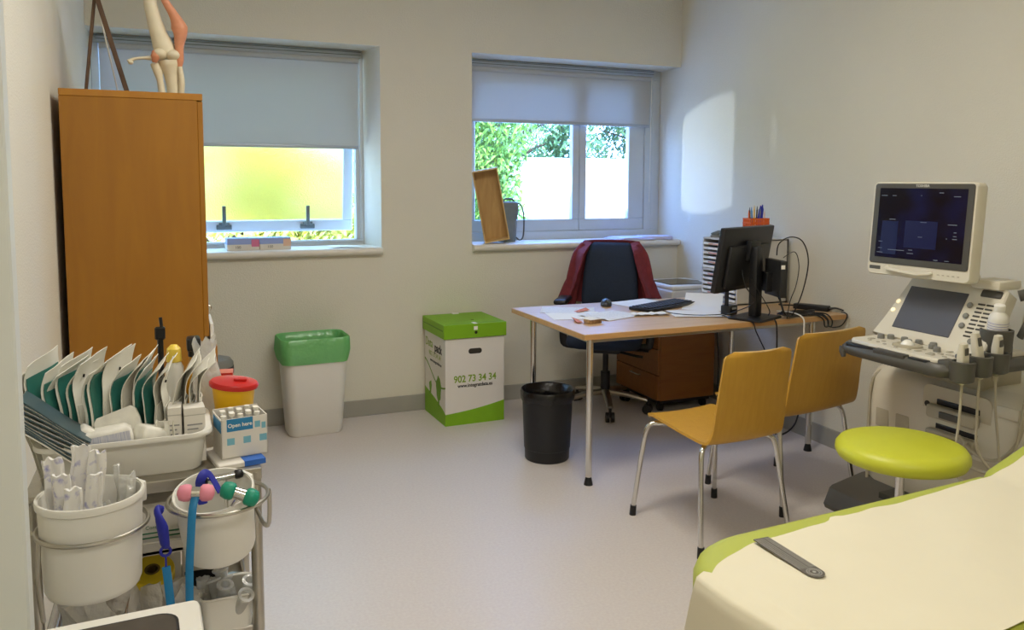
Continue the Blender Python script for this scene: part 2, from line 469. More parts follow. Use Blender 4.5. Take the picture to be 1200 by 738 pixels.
mesh('pull_cord', bm, M['white'], b2)
# ------------------------------------------------------------------ tall cabinet
cab = thing('tall_cabinet', 'tall orange-brown wood veneer cabinet against the left wall', 'cabinet', (-0.11, 3.3, 0))
x0, x1, yl = -0.24, 0.239, 0.92    # local
bm = B(); box(bm, x0, x1 - 0.02, 0, 0.02, 0.06, 1.742, 0.0015, 1); mesh('side_panel', bm, M['cabinet'], cab)
bm = B(); box(bm, x0, x1 - 0.02, yl - 0.02, yl, 0.06, 1.742, 0.0015, 1); mesh('side_panel', bm, M['cabinet'], cab)
bm = B(); box(bm, x0, x1, -0.002, yl + 0.002, 1.742, 1.767, 0.002, 1); mesh('top_panel', bm, M['cabinet_e'], cab)
bm = B(); box(bm, x0, x0 + 0.012, 0.02, yl - 0.02, 0.06, 1.742); mesh('back_panel', bm, M['cabinet'], cab)
bm = B(); box(bm, x0 + 0.01, x1 - 0.05, 0.02, yl - 0.02, 0.0, 0.06); mesh('plinth', bm, M['cabinet_e'], cab)
bm = B(); box(bm, x0 + 0.012, x1 - 0.02, 0.02, yl - 0.02, 0.815, 0.835); mesh('shelf', bm, M['cabinet'], cab)
for (ya, yb) in ((0.002, yl / 2 - 0.002), (yl / 2 + 0.002, yl - 0.002)):
    bm = B(); box(bm, x1 - 0.02, x1, ya, yb, 0.84, 1.738, 0.002, 1); d = mesh('upper_door', bm, M['cabinet'], cab)
    hy = yb - 0.03 if ya < 0.1 else ya + 0.03
    bm = B(); tube(bm, [(x1, hy, 1.10), (x1 + 0.014, hy, 1.10), (x1 + 0.014, hy, 1.0), (x1, hy, 1.0)], 0.003, 8); mesh('handle', bm, M['chrome'], d)
bm = B(); box(bm, x1 + 0.008, x1 + 0.028, 0.0, 0.456, 0.09, 0.80, 0.002, 1, Matrix.Translation((0, 0, 0))); d = mesh('lower_door', bm, M['cabinet_e'], cab)
bm = B(); box(bm, x1 - 0.02, x1, 0.464, yl - 0.002, 0.07, 0.81, 0.002, 1); mesh('lower_door', bm, M['cabinet'], cab)
bm = B(); cyl(bm, (x1 - 0.0, 0.41, 0.90), (x1 + 0.016, 0.41, 0.90), 0.007); tube(bm, [(x1 + 0.016 + 0.012 * math.cos(a), 0.41, 0.89 + 0.012 * math.sin(a)) for a in [k * PI / 6 for k in range(12)]], 0.0018, 6, True)
mesh('key', bm, M['chrome'], cab)
# white folder edge in the open lower door
t = mesh('paper_folder', (lambda b: (box(b, 0.133, 0.146, 3.33, 3.58, 0.802, 0.885, 0.002, 1), b)[1])(B()), M['paper']); tag(t, 'white paper folder sticking up on the ajar lower door of the tall cabinet', 'folder')

# wooden easel on the cabinet
e = thing('easel', 'small dark wooden folding easel standing on top of the tall cabinet', 'easel', (-0.2, 3.55, 1.767))
def bar(bm, a, b, w, d, mi=0):
    a = V(*a); b = V(*b); z = (b - a).normalized(); x = V(0, 1, 0).cross(z).normalized(); y = z.cross(x)
    Mx = Matrix(((x.x, y.x, z.x, a.x), (x.y, y.y, z.y, a.y), (x.z, y.z, z.z, a.z), (0, 0, 0, 1)))
    box(bm, -w / 2, w / 2, -d / 2, d / 2, 0, (b - a).length, 0.002, 1, Mx)
bm = B(); bar(bm, (-0.083, 0, 0), (-0.037, 0.02, 0.40), 0.012, 0.016); mesh('leg', bm, M['easel'], e)
bm = B(); bar(bm, (0.068, 0, 0), (-0.037, 0, 0.40), 0.018, 0.02); mesh('leg', bm, M['easel'], e)
bm = B(); bar(bm, (0.03, 0.12, 0), (-0.037, 0.03, 0.39), 0.006, 0.008); mesh('rear_leg', bm, M['white'], e)
bm = B(); cyl(bm, (-0.037, -0.014, 0.385), (-0.037, 0.045, 0.385), 0.006); mesh('pivot_bolt', bm, M['alu_d'], e)

# anatomical knee joint model
k = thing('knee_joint_model', 'anatomical knee joint model with bones and red muscle on the tall cabinet', 'anatomical model', (0.010, 3.5, 1.767))
k.scale = (1.3, 1.25, 1.0)
def limb(bm, pts, rs, seg=14, flat=None, sm=5): tube(bm, pts, rs, seg, sm=sm, flat=flat)
bm = B(); lathe(bm, [(0.0, 0), (0.06, 0), (0.062, 0.004), (0.058, 0.01), (0, 0.011)], 32, cap0=False, cap1=False, sx=0.8); mesh('base', bm, M['black'], k)
bm = B(); limb(bm, [(-0.045, 0, 0.43), (-0.04, 0, 0.36), (-0.028, 0, 0.28), (-0.012, 0, 0.215), (-0.002, 0, 0.178), (-0.002, 0, 0.152)], [0.018, 0.019, 0.021, 0.025, 0.032, 0.033, 0.02])
bmesh.ops.create_uvsphere(bm, u_segments=16, v_segments=10, radius=0.023, matrix=Matrix.Translation((-0.018, -0.012, 0.165)) @ Matrix.Diagonal((1, 1.3, 1, 1)))
bmesh.ops.create_uvsphere(bm, u_segments=16, v_segments=10, radius=0.023, matrix=Matrix.Translation((0.018, -0.012, 0.163)) @ Matrix.Diagonal((1, 1.3, 1, 1)))
mesh('femur', bm, M['bone'], k, 60)
bm = B(); limb(bm, [(0.006, 0, 0.142), (0.008, 0, 0.125), (0.012, 0, 0.09), (0.015, 0, 0.05), (0.016, 0, 0.01)], [0.034, 0.032, 0.022, 0.019, 0.019]); mesh('tibia', bm, M['bone'], k, 60)
bm = B(); limb(bm, [(-0.03, 0.0, 0.128), (-0.026, -0.005, 0.10), (-0.02, -0.006, 0.06), (-0.016, -0.005, 0.01)], [0.016, 0.014, 0.009, 0.011]); mesh('fibula', bm, M['bone'], k, 60)
bm = B(); limb(bm, [(-0.03, -0.01, 0.148), (-0.06, -0.02, 0.146), (-0.09, -0.028, 0.138), (-0.103, -0.03, 0.126)], [0.013, 0.006, 0.005, 0.009]); bmesh.ops.create_uvsphere(bm, u_segments=10, v_segments=8, radius=0.008, matrix=Matrix.Translation((-0.098, -0.03, 0.124))); mesh('tendon_rod', bm, M['bone'], k, 60)
bm = B(); limb(bm, [(-0.032, -0.02, 0.175), (-0.03, -0.026, 0.155), (-0.034, -0.022, 0.13)], [0.008, 0.014, 0.006]); mesh('side_ligament', bm, M['muscle'], k, 60)
bm = B(); limb(bm, [(-0.02, -0.014, 0.43), (0.0, -0.02, 0.37), (0.03, -0.02, 0.30), (0.04, -0.02, 0.25), (0.036, -0.02, 0.2), (0.036, -0.016, 0.15), (0.034, -0.014, 0.11)], [0.006, 0.01, 0.014, 0.024, 0.017, 0.012, 0.012, 0.005], flat=(1, 1)); mesh('quadriceps_muscle', bm, M['muscle'], k, 60)
bm = B(); limb(bm, [(0.02, 0.012, 0.33), (0.036, 0.012, 0.25), (0.034, 0.012, 0.16)], [0.004, 0.012, 0.005]); mesh('patella', bm, M['bone'], k, 60)
bm = B(); limb(bm, [(0.036, -0.018, 0.12), (0.04, -0.016, 0.06), (0.036, -0.01, 0.01)], [0.007, 0.009, 0.01]); mesh('shin_ligament', bm, M['bone'], k, 60)

# ------------------------------------------------------------------ window sill things
def glove_box(lx, rz, label, ends):
    t = thing('glove_box', label, 'glove box', (lx, 4.93, 1.042), rz, group='glove boxes on the left window sill')
    bm = B(); box(bm, -0.088, 0.088, -0.06, 0.06, 0, 0.034, 0.001, 1); mesh('lower_carton', bm, M['card'], t)
    bm = B(); box(bm, -0.0882, 0.0882, -0.0602, 0.0602, 0.034, 0.07, 0.001, 1); mesh('upper_carton', bm, M['lilac'], t)
    bm = B(); prism(bm, rrect(0.09, 0.04, 0.0195), 0.07, 0.0706); mesh('dispensing_slot', bm, M['blue'], t)
    if ends: bm = B(); box(bm, 0.045, 0.0886, -0.0608, 0.05, 0.02, 0.062); mesh('end_flash', bm, ends, t)
    text('lettering', '100', 0.022, M['greytext'], t, frame_m((-0.03, -0.0612, 0.018), (1, 0, 0), (0, 0, 1)))
glove_box(0.385, 0.05, 'white and lilac glove box on left sill, nearer the tall cabinet', mat('pink_flash', (214, 120, 160), 0.6))
glove_box(0.565, 0.03, 'white and lilac glove box with peach end on left sill, farther from cabinet', M['skin'])
bm = B(); sheet(bm, lambda u, v: (0.88 + 0.26 * u, 4.85 + 0.16 * v - 0.04 * u, 1.0445 + 0.004 * math.sin(u * 5)), 10, 4, 0.001)
tag(mesh('leaflet', bm, M['paper']), 'thin white leaflet lying at the right end of the left sill', 'leaflet')

# open wooden box leaning in the right window
t = thing('wooden_box', 'open shallow light wood box standing upright at left end of right sill', 'box', (1.925, 4.872, 1.0425), 0.0)
L, Wd, Dp = 0.47, 0.165, 0.10
Mt = Matrix.Translation((0.002, 0, 0)) @ Matrix.Rotation(rad(-11), 4, 'Y') @ Matrix.Rotation(rad(-20), 4, 'Z')
# tilt correction so the lowest corner stands on the sill
dz = min((Mt @ V(a, b, 0)).z for a in (-Wd / 2, Wd / 2) for b in (-0.04, Dp - 0.04))
mnx = min((Mt @ V(a, b, c)).x for a in (-Wd / 2, Wd / 2) for b in (-0.04, Dp - 0.04) for c in (0, L))
Mt = Matrix.Translation((max(0.002, 1.786 - 1.925 - mnx), 0, -dz)) @ Mt
def bx(nm, a, m): 
    bm = B(); box(bm, *a, 0.0015, 1, Mt); mesh(nm, bm, m, t)
bx('bottom_board', (-Wd / 2, Wd / 2, Dp - 0.048, Dp - 0.04, 0.0, L), M['lightwood'])
bx('side_board', (-Wd / 2, -Wd / 2 + 0.008, -0.04, Dp - 0.048, 0, L), M['lightwood_e'])
bx('side_board', (Wd / 2 - 0.008, Wd / 2, -0.04, Dp - 0.048, 0, L), M['lightwood_e'])
bx('end_board', (-Wd / 2 + 0.008, Wd / 2 - 0.008, -0.04, Dp - 0.048, 0, 0.01), M['lightwood_e'])
bx('end_board', (-Wd / 2 + 0.008, Wd / 2 - 0.008, -0.04, Dp - 0.048, L - 0.01, L), M['lightwood_e'])

t = thing('device_case', 'grey cloth device case with hanging cord on the right window sill', 'case', (2.085, 5.0, 1.0425))
bm = B(); rs = []
for z, w, d in ((0, .105, .09), (.01, .115, .10), (.1, .125, .105), (.135, .13, .105), (.145, .122, .10), (.155, .134, .108), (.23, .15, .11), (.262, .146, .10), (.268, .12, .08)):
    rs.append([V(x, y, z) for x, y in rrect(w, d, 0.03, 4)])
rings(bm, rs); mesh('case_body', bm, M['bagcloth'], t, 50)
bm = B(); tube(bm, [(-.03, -.02, .262), (-.02, -.02, .285), (.03, -.02, .285), (.045, -.02, .262)], 0.006, 8, sm=4); mesh('case_handle', bm, M['dgrey'], t)
bm = B(); tube(bm, [(.05, -.02, .255), (.085, -.03, .25), (.105, -.04, .2), (.11, -.04, .1), (.1, -.045, .03), (.075, -.05, .012), (.05, -.05, .03)], 0.005, 8, sm=6); mesh('cord', bm, M['dgrey'], t)
for i, (a, b, w, l, z, rz) in enumerate(((3.0, 4.93, .22, .3, 1.0425, 1.45), (3.03, 4.935, .21, .29, 1.0505, 1.62), (3.19, 4.9, .16, .22, 1.0425, 1.3))):
    bm = B(); Mx = Matrix.Translation((a, b, z)) @ rotm(rz=rz)
    pr = rrect(w, l, 0.004, 2); prism(bm, pr, 0.0002, 0.0075 if i < 2 else 0.022, Mx, bev=0.001)
    o = mesh('paper_stack', bm, M['lilacpaper'])
    tag(o, ['lower white paper stack under the other at right of the right sill', 'upper white paper stack on another at right of the right sill', 'thicker lilac paper stack at the far right end of the right sill'][i], 'paper stack', 'paper stacks on the right sill')

# ------------------------------------------------------------------ grey pedal bin behind the cabinet
t = thing('pedal_bin', 'small grey lidded bin half hidden behind the tall cabinet', 'bin', (0.185, 4.45, 0))
bm = B(); lathe(bm, [(0.0, 0), (0.088, 0), (0.094, 0.02), (0.1, 0.44), (0, 0.44)], 32, cap0=False, cap1=False); mesh('body', bm, M['grey'], t)
bm = B(); lathe(bm, [(0.1, 0.43), (0.106, 0.432), (0.106, 0.47), (0.1, 0.472)], 32, cap0=False, cap1=False); mesh('rim_band', bm, M['black'], t)
bm = B(); lathe(bm, [(0.104, 0.468), (0.104, 0.49), (0.09, 0.51), (0.05, 0.522), (0, 0.526)], 32, cap0=False, cap1=False); mesh('lid', bm, M['grey'], t)

# ------------------------------------------------------------------ white waste bin with green bag
t = thing('waste_bin', 'white rectangular waste bin lined with a green bag below the left window', 'bin', (0.735, 4.66, 0), rad(2))
t.scale = (.97, .97, .965)
def rr(w, d, r, z, n=6): return [V(x, y, z) for x, y in rrect(w, d, r, n)]
bm = B()
rings(bm, [rr(.30, .20, .05, .0), rr(.318, .218, .06, .012), rr(.36, .25, .06, .36), rr(.386, .272, .062, .565), rr(.392, .278, .064, .57), rr(.378, .264, .058, .57), rr(.35, .24, .055, .36), rr(.30, .20, .05, .02)])
mesh('body', bm, M['white'], t)
bm = B(); n0 = 8; rs = []
def wob(ring, amp, seed, z0=0):
    out = []
    for p in ring:
        q = V(p.x, p.y, 0).normalized()
        d = noise.noise(V(p.x * 9, p.y * 9, p.z * 9 + seed)) * amp
        out.append(p + q * d + V(0, 0, d * 0.6 if z0 else 0))
    return out
def fine(w, d, r, z): 
    base = rrect(w, d, r, 8); out = []
    for i in range(len(base)):
        a = V(*base[i], z); b = V(*base[(i + 1) % len(base)], z); k = max(1, int((b - a).length / 0.02))
        if i % 9 == 8:
            for j in range(10): out.append(a.lerp(b, j / 10))
        else: out.append(a)
    return out
for z, w, d, am, s in ((.435, .388, .274, .012, 1), (.46, .40, .286, .012, 1.5), (.50, .408, .293, .012, 2), (.545, .408, .294, .008, 3), (.575, .404, .29, .003, 4), (.582, .396, .282, .001, 5), (.577, .374, .26, .001, 6), (.54, .36, .245, .01, 7), (.48, .35, .235, .016, 8), (.40, .33, .22, .02, 9), (.3, .31, .2, .02, 10)):
    rs.append(wob(fine(w, d, .062, z), am, s, z0=(z < .44)))
rings(bm, rs, False, True); mesh('bag_liner', bm, M['bag'], t, 60)

# ------------------------------------------------------------------ cardboard document box
t = thing('cardboard_box', 'white and green cardboard document box with green lid on the floor', 'box', (1.648, 4.632, 0), rad(1.0))
w, d, h = 0.376, 0.386, 0.52
bm = B(); box(bm, -w / 2, w / 2, -d / 2, d / 2, 0, h, 0.002, 1); body = mesh('carton', bm, M['card'], t)
yf = -d / 2 - 0.0004; xf = -w / 2 - 0.0004
def front(p): return (p[0], yf, p[1])
def flatpoly(bm, pts, axis):   # thin printed area on the front (axis y) or left (axis x) side
    if axis == 'y': Mx = Matrix(((1, 0, 0, 0), (0, 0, -1, -d / 2), (0, 1, 0, 0), (0, 0, 0, 1)))
    else: Mx = Matrix(((0, 0, -1, -w / 2), (-1, 0, 0, 0), (0, 1, 0, 0), (0, 0, 0, 1)))
    prism(bm, pts, 0.0, 0.0008, Mx)
bm = B()
flatpoly(bm, [(-w / 2, 0), (w / 2, 0), (w / 2, .125)] + [(w / 2 - w * k / 10, .125 - .055 * k / 10 - 0.008 * math.sin(PI * k / 10)) for k in range(1, 11)], 'y')
flatpoly(bm, [(-d / 2, 0), (d / 2, 0)] + [(d / 2 - d * k / 10, .07 + .09 * (k / 10) ** 0.7) for k in range(11)], 'x')
mesh('green_print', bm, M['green'], body)
bm = B()
pth = [(-d / 2 + d * k / 16, .29 + .05 * math.cos(k / 16 * PI * 1.4) * (1 - .3 * k / 16) - 0.05 * k / 16 ) for k in range(17)]
flatpoly(bm, [(x, z + .005) for x, z in pth] + [(x, z - .005) for x, z in pth[::-1]], 'x')
tree = [(-.012, .09), (.012, .09), (.012, .13)] + [(.0 + .045 * math.cos(a) * (1 + .12 * math.sin(5 * a)), .20 + .075 * math.sin(a) * (1 + .08 * math.cos(7 * a))) for a in [rad(-70 + 320 * k / 22) for k in range(23)]] + [(-.012, .13)]
flatpoly(bm, [(x + .07, z) for x, z in tree], 'x')
tree2 = [(-.02, .13), (-.008, .15), (-.02, .20), (.02, .22), (.03, .19), (.015, .14)]
flatpoly(bm, [(x - .09, z) for x, z in tree2], 'x')
mesh('green_drawing', bm, mat('leaf_ink', (104, 150, 30), 0.6), body)
Fm = lambda x, z: frame_m((x, -d / 2 - 0.0012, z), (1, 0, 0), (0, 0, 1))
Lm = lambda y, z: frame_m((-w / 2 - 0.0012, -y, z), (0, -1, 0), (0, 0, 1))
text('lettering', '902 73 34 34', 0.058, M['greentext'], body, Fm(.0, .275), bold=True, sx=0.88)
text('lettering', 'www.integratdata.es', 0.03, M['darktext'], body, Fm(.0, .235), bold=True, sx=0.9)
text('lettering', 'Data', 0.075, M['greentext'], body, Lm(-.105, .452), sx=0.95)
text('lettering', 'pack', 0.075, M['darktext'], body, Lm(.065, .44), bold=True, sx=0.95)
text('lettering', '902 73 34 34', 0.042, mat('pale_green_ink', (170, 186, 110), .6), body, Lm(-.0, .39))
text('lettering', 'www.integratdata.es', 0.026, M['darktext'], body, Lm(.02, .35))
bm = B(); prism(bm, rrect(.085, .032, .0155), -0.003, 0.0009, Matrix(((1, 0, 0, 0), (0, 0, -1, -d / 2), (0, 1, 0, .44), (0, 0, 0, 1)))); mesh('hand_hole', bm, mat('hole_shadow', (58, 54, 46), .9), body)
bm = B(); lw, ld = w + .022, d + .02
box(bm, -lw / 2, lw / 2, -ld / 2, ld / 2, .521, .605, 0.002, 1); lid = mesh('lid', bm, M['green'], t)
bm = B(); box(bm, -lw / 2 - .0006, -lw / 2 + .002, -ld / 2 + .02, ld / 2 - .02, .566, .572); box(bm, -lw / 2 + .02, lw / 2 - .02, -ld / 2 + .03, -ld / 2 + .033, .6045, .6056); mesh('fold_line', bm, mat('lid_fold', (86, 130, 14), .6), lid)
bm = B(); box(bm, -.012, .012, -ld / 2 - .0012, -ld / 2 + .002, .568, .59); box(bm, -.01, .012, -ld / 2 + .001, -ld / 2 + .05, .6046, .6062); box(bm, -.01, .03, .17, .19, .6046, .612); mesh('label_tie', bm, M['paper'], lid)
bm = B(); prism(bm, rrect(.018, .018, .008), 0.0, .0008, Matrix(((1, 0, 0, 0.002), (0, 0, -1, -ld / 2), (0, 1, 0, .553), (0, 0, 0, 1)))); prism(bm, rrect(.02, .012, .005), .605, .6058, Matrix.Translation((.03, -.07, 0))); mesh('finger_hole', bm, mat('lid_hole', (40, 44, 20), .9), lid)

# ------------------------------------------------------------------ desk
dk = thing('desk', 'light wood desk with chrome legs by the right wall', 'desk', (2.51, 3.625, 0), rad(0.0))
hx0, hx1, hy0, hy1 = -0.788, 0.778, -0.425, 0.425
bm = B(); box(bm, hx0, hx1, hy0, hy1, 0.7235, 0.75, 0.002, 1); top = mesh('desktop', bm, M['desk'], dk)
bm = B()
box(bm, hx0 - .0012, hx1, hy0 - .0012, hy0, .7245, .7485); box(bm, hx0 - .0012, hx0, hy0, hy1, .7245, .7485)
mesh('edge_band', bm, M['desk_e'], top)
for lx, ly in ((hx0 + .085, hy0 + .105), (hx0 + .085, hy1 - .10), (hx1 - .145, hy0 + .09), (hx1 - .145, hy1 - .10)):
    bm = B(); cyl(bm, (lx, ly, .04), (lx, ly, .722), .0165, seg=24); lg = mesh('leg', bm, M['chrome'], dk)
    bm = B(); lathe(bm, [(.0, 0), (.022, 0), (.02, .012), (.0125, .045), (0, .045)], 20, (lx, ly, 0), cap0=False, cap1=False); mesh('leg_foot', bm, M['black'], lg)
bm = B()
box(bm, hx0 + .085, hx1 - .145, hy0 + .09, hy0 + .12, .69, .722, .002, 1); box(bm, hx0 + .085, hx1 - .145, hy1 - .115, hy1 - .085, .69, .722, .002, 1)
box(bm, hx0 + .07, hx0 + .10, hy0 + .1, hy1 - .1, .69, .722, .002, 1); box(bm, hx1 - .16, hx1 - .13, hy0 + .1, hy1 - .1, .69, .722, .002, 1)
mesh('frame', bm, M['steel'], dk)

# drawer pedestal
pd = thing('drawer_pedestal', 'reddish-brown wood drawer pedestal on castors behind the desk', 'drawer unit', (2.99, 4.45, 0))
a0, a1, b0, b1 = -.213, .213, -.255, .255
bm = B(); box(bm, a0 + .018, a1, b0, b1, .075, .575, .002, 1); mesh('carcass', bm, M['pedestal'], pd)
bm = B(); box(bm, a0 - .004, a1 + .002, b0 - .002, b1 + .002, .575, .598, .002, 1); mesh('top_panel', bm, M['pedestal'], pd)
for z0, z1 in ((.08, .235), (.24, .40), (.405, .57)):
    bm = B(); box(bm, a0, a0 + .018, b0 + .003, b1 - .003, z0, z1, .0015, 1); dr_ = mesh('drawer', bm, M['pedestal'], pd)
    bm = B(); tube(bm, [(a0, -.05, z1 - .03), (a0 - .018, -.05, z1 - .03), (a0 - .018, .05, z1 - .03), (a0, .05, z1 - .03)], .004, 8); mesh('handle', bm, M['steel'], dr_)
bm = B(); box(bm, a0 + .03, a1 - .02, b0 + .02, b1 - .02, .05, .075); mesh('base_board', bm, M['black'], pd)
for cx, cy in ((a0 + .05, b0 + .05), (a1 - .05, b0 + .05), (a0 + .05, b1 - .05), (a1 - .05, b1 - .05)):
    bm = B(); cyl(bm, (cx - .012, cy, .025), (cx + .012, cy, .025), .025); cyl(bm, (cx, cy, .03), (cx, cy, .055), .008); mesh('castor', bm, M['black'], pd)

# printer on the pedestal
pr = thing('printer', 'pale grey printer with dark paper slot behind the desk', 'printer', (3.125, 4.49, .598))
bm = B(); box(bm, -.19, .19, -.20, .20, 0, .155, .015, 3); mesh('housing', bm, M['tray'], pr)
bm = B(); box(bm, -.18, .18, -.19, .19, .155, .185, .012, 3); tp = mesh('top_cover', bm, M['white'], pr)
bm = B(); prism(bm, [(-.16, -.13), (.08, -.17), (.15, .0), (.07, .13), (-.15, .12)], .1845, .1885, bev=.001); mesh('output_slot', bm, M['blackgloss'], tp)
bm = B(); box(bm, -.15, .1, -.2015, -.198, .03, .08, .001, 1); mesh('front_tray', bm, M['grey'], pr)

# black round bin by the desk
t = thing('wastebasket', 'round black wastebasket under the left end of the desk', 'bin', (1.79, 3.73, 0))
bm = B(); lathe(bm, [(0, .004), (.108, .004), (.112, 0), (.116, .006), (.118, .06), (.121, .062), (.133, .36), (.130, .36), (.112, .02), (0, .02)], 40, cap0=False, cap1=False); mesh('body', bm, M['mesh_bin'], t)
bm = B(); rs = []
for r, z, am in ((.139, .315, .006), (.142, .335, .004), (.142, .36, .002), (.138, .37, .001), (.13, .366, .001), (.122, .3, .008), (.115, .2, .012)):
    rs.append([V((r + am * noise.noise(V(6 * math.cos(q), 6 * math.sin(q), z * 20))) * math.cos(q), (r + am * noise.noise(V(6 * math.cos(q), 6 * math.sin(q), z * 20))) * math.sin(q), z + am * math.sin(q * 7)) for q in [2 * PI * i / 48 for i in range(48)]])
rings(bm, rs, False, False); mesh('bag_liner', bm, mat('black_bag', (16, 16, 18), .25, bump=.3, bs=30), t, 60)

# ------------------------------------------------------------------ office chair with jacket
oc = thing('office_chair', 'dark blue swivel office chair behind the desk', 'office chair', (2.515, 4.395, 0), rad(-36))
bm = B()
pts = rrect(.46, .44, .09, 6)
rs = [[V(x * s, y * s - .02, z) for x, y in pts] for s, z in ((.86, .425), (.97, .435), (1.0, .455), (.99, .485), (.93, .50), (.80, .503))]
rings(bm, rs); mesh('seat', bm, M['chairblue'], oc, 60)
bm = B()
def backring(z, w, y, th):
    out = []
    for x, yy in rrect(w, th, min(th * .45, w * .3), 4): out.append(V(x, yy + y + .25 * x * x * -1.0, z))
    return out
rs = [backring(z, w, y, th) for z, w, y, th in ((.60, .30, .215, .03), (.62, .36, .21, .06), (.70, .37, .205, .075), (.85, .35, .215, .08), (.97, .315, .235, .08), (1.03, .28, .25, .07), (1.05, .23, .255, .04))]
rings(bm, rs); mesh('backrest', bm, M['chairblue'], oc, 60)
bm = B(); tube(bm, [(0, .16, .42), (0, .24, .43), (0, .285, .52), (0, .285, .75)], .022, 10, sm=5, flat=(1.5, .6)); mesh('back_bracket', bm, M['black'], oc)
bm = B(); box(bm, -.1, .1, -.12, .14, .385, .428, .01, 2); tube(bm, [(.08, .0, .40), (.2, -.02, .40), (.27, -.03, .395)], .007, 8); tube(bm, [(.08, -.07, .395), (.2, -.09, .375), (.24, -.09, .372)], .009, 8); mesh('tilt_mechanism', bm, M['black'], oc)
for s in (-1, 1):
    bm = B(); tube(bm, [(s * .12, .02, .41), (s * .25, .02, .41), (s * .275, .02, .46), (s * .275, .02, .68)], .016, 10, sm=4, flat=(.7, 1.6)); ar = mesh('armrest', bm, M['black'], oc)
    bm = B(); box(bm, s * .275 - .042, s * .275 + .042, -.13, .12, .68, .712, .014, 3); mesh('arm_pad', bm, M['black'], ar)
bm = B(); cyl(bm, (0, 0, .10), (0, 0, .25), .03, seg=20); cyl(bm, (0, 0, .25), (0, 0, .39), .018, seg=20); mesh('gas_column', bm, M['black'], oc)
for i in range(5):
    a = rad(-77 + 72 * i); c_, s_ = math.cos(a), math.sin(a)
    bm = B(); tube(bm, [(0, 0, .125), (c_ * .15, s_ * .15, .11), (c_ * .27, s_ * .27, .085)], [.03, .024, .018], 10, flat=(1, .7)); sp = mesh('base_arm', bm, M['steel'], oc)
    bm = B(); px_, py_ = c_ * .27, s_ * .27; tx, ty = -s_, c_
    for q in (-1, 1): cyl(bm, (px_ + tx * .006 * q, py_ + ty * .006 * q, .03), (px_ + tx * .026 * q, py_ + ty * .026 * q, .03), .03, seg=20)
    cyl(bm, (px_, py_, .03), (px_, py_, .085), .009); mesh('castor', bm, M['black'], sp)
# jacket hung around the backrest
jk = thing('jacket', 'dark red jacket hung over the back of the office chair', 'jacket', (2.515, 4.395, 0), rad(-36))
bm = B()
def jac(u, v):     # u across from left front, round the back, to right front; v downwards
    a = (u - .5) * 2
    z = 1.066 - .02 * a * a - v * (.43 - .05 * abs(a))
    spread = .205 + .06 * v + .03 * v * v
    ang_ = a * 2.55
    wide = spread * (1 + .16 * v)
    x = wide * math.sin(ang_) / 1.0 if abs(ang_) < PI / 2 else wide * math.copysign(1, ang_) * (1 - .30 * (abs(ang_) - PI / 2) / 1.0 * (1 - .15 * v))
    y = .30 - (.0 if abs(ang_) < PI / 2 else 0) + (.02 + .045 * (1 - v)) * 0 - .105 * (1 - math.cos(min(abs(ang_), 2.6)))
    f = .012 * math.sin(u * 38 + 2 * v) * v + .008 * noise.noise(V(u * 9, v * 5, 1))
    nrm = V(math.sin(ang_), math.cos(ang_), 0)
    top = max(0, 1 - v * 7)
    p = V(x, y, z) + nrm * f
    p = p.lerp(V(p.x * .86, .25, p.z), top * .9)
    return p
sheet(bm, jac, 60, 22, .007); mesh('jacket_body', bm, M['jacket'], jk, 80)
for s in (-1, 1):
    bm = B(); tube(bm, [(s * .165, .22, 1.03), (s * .205, .20, .96), (s * .235, .19, .83), (s * .255, .19, .70), (s * .27, .19, .62)], [.03, .04, .042, .04, .036], 14, sm=6, flat=(.6, 1.15)); mesh('sleeve', bm, M['jacket'], jk, 80)

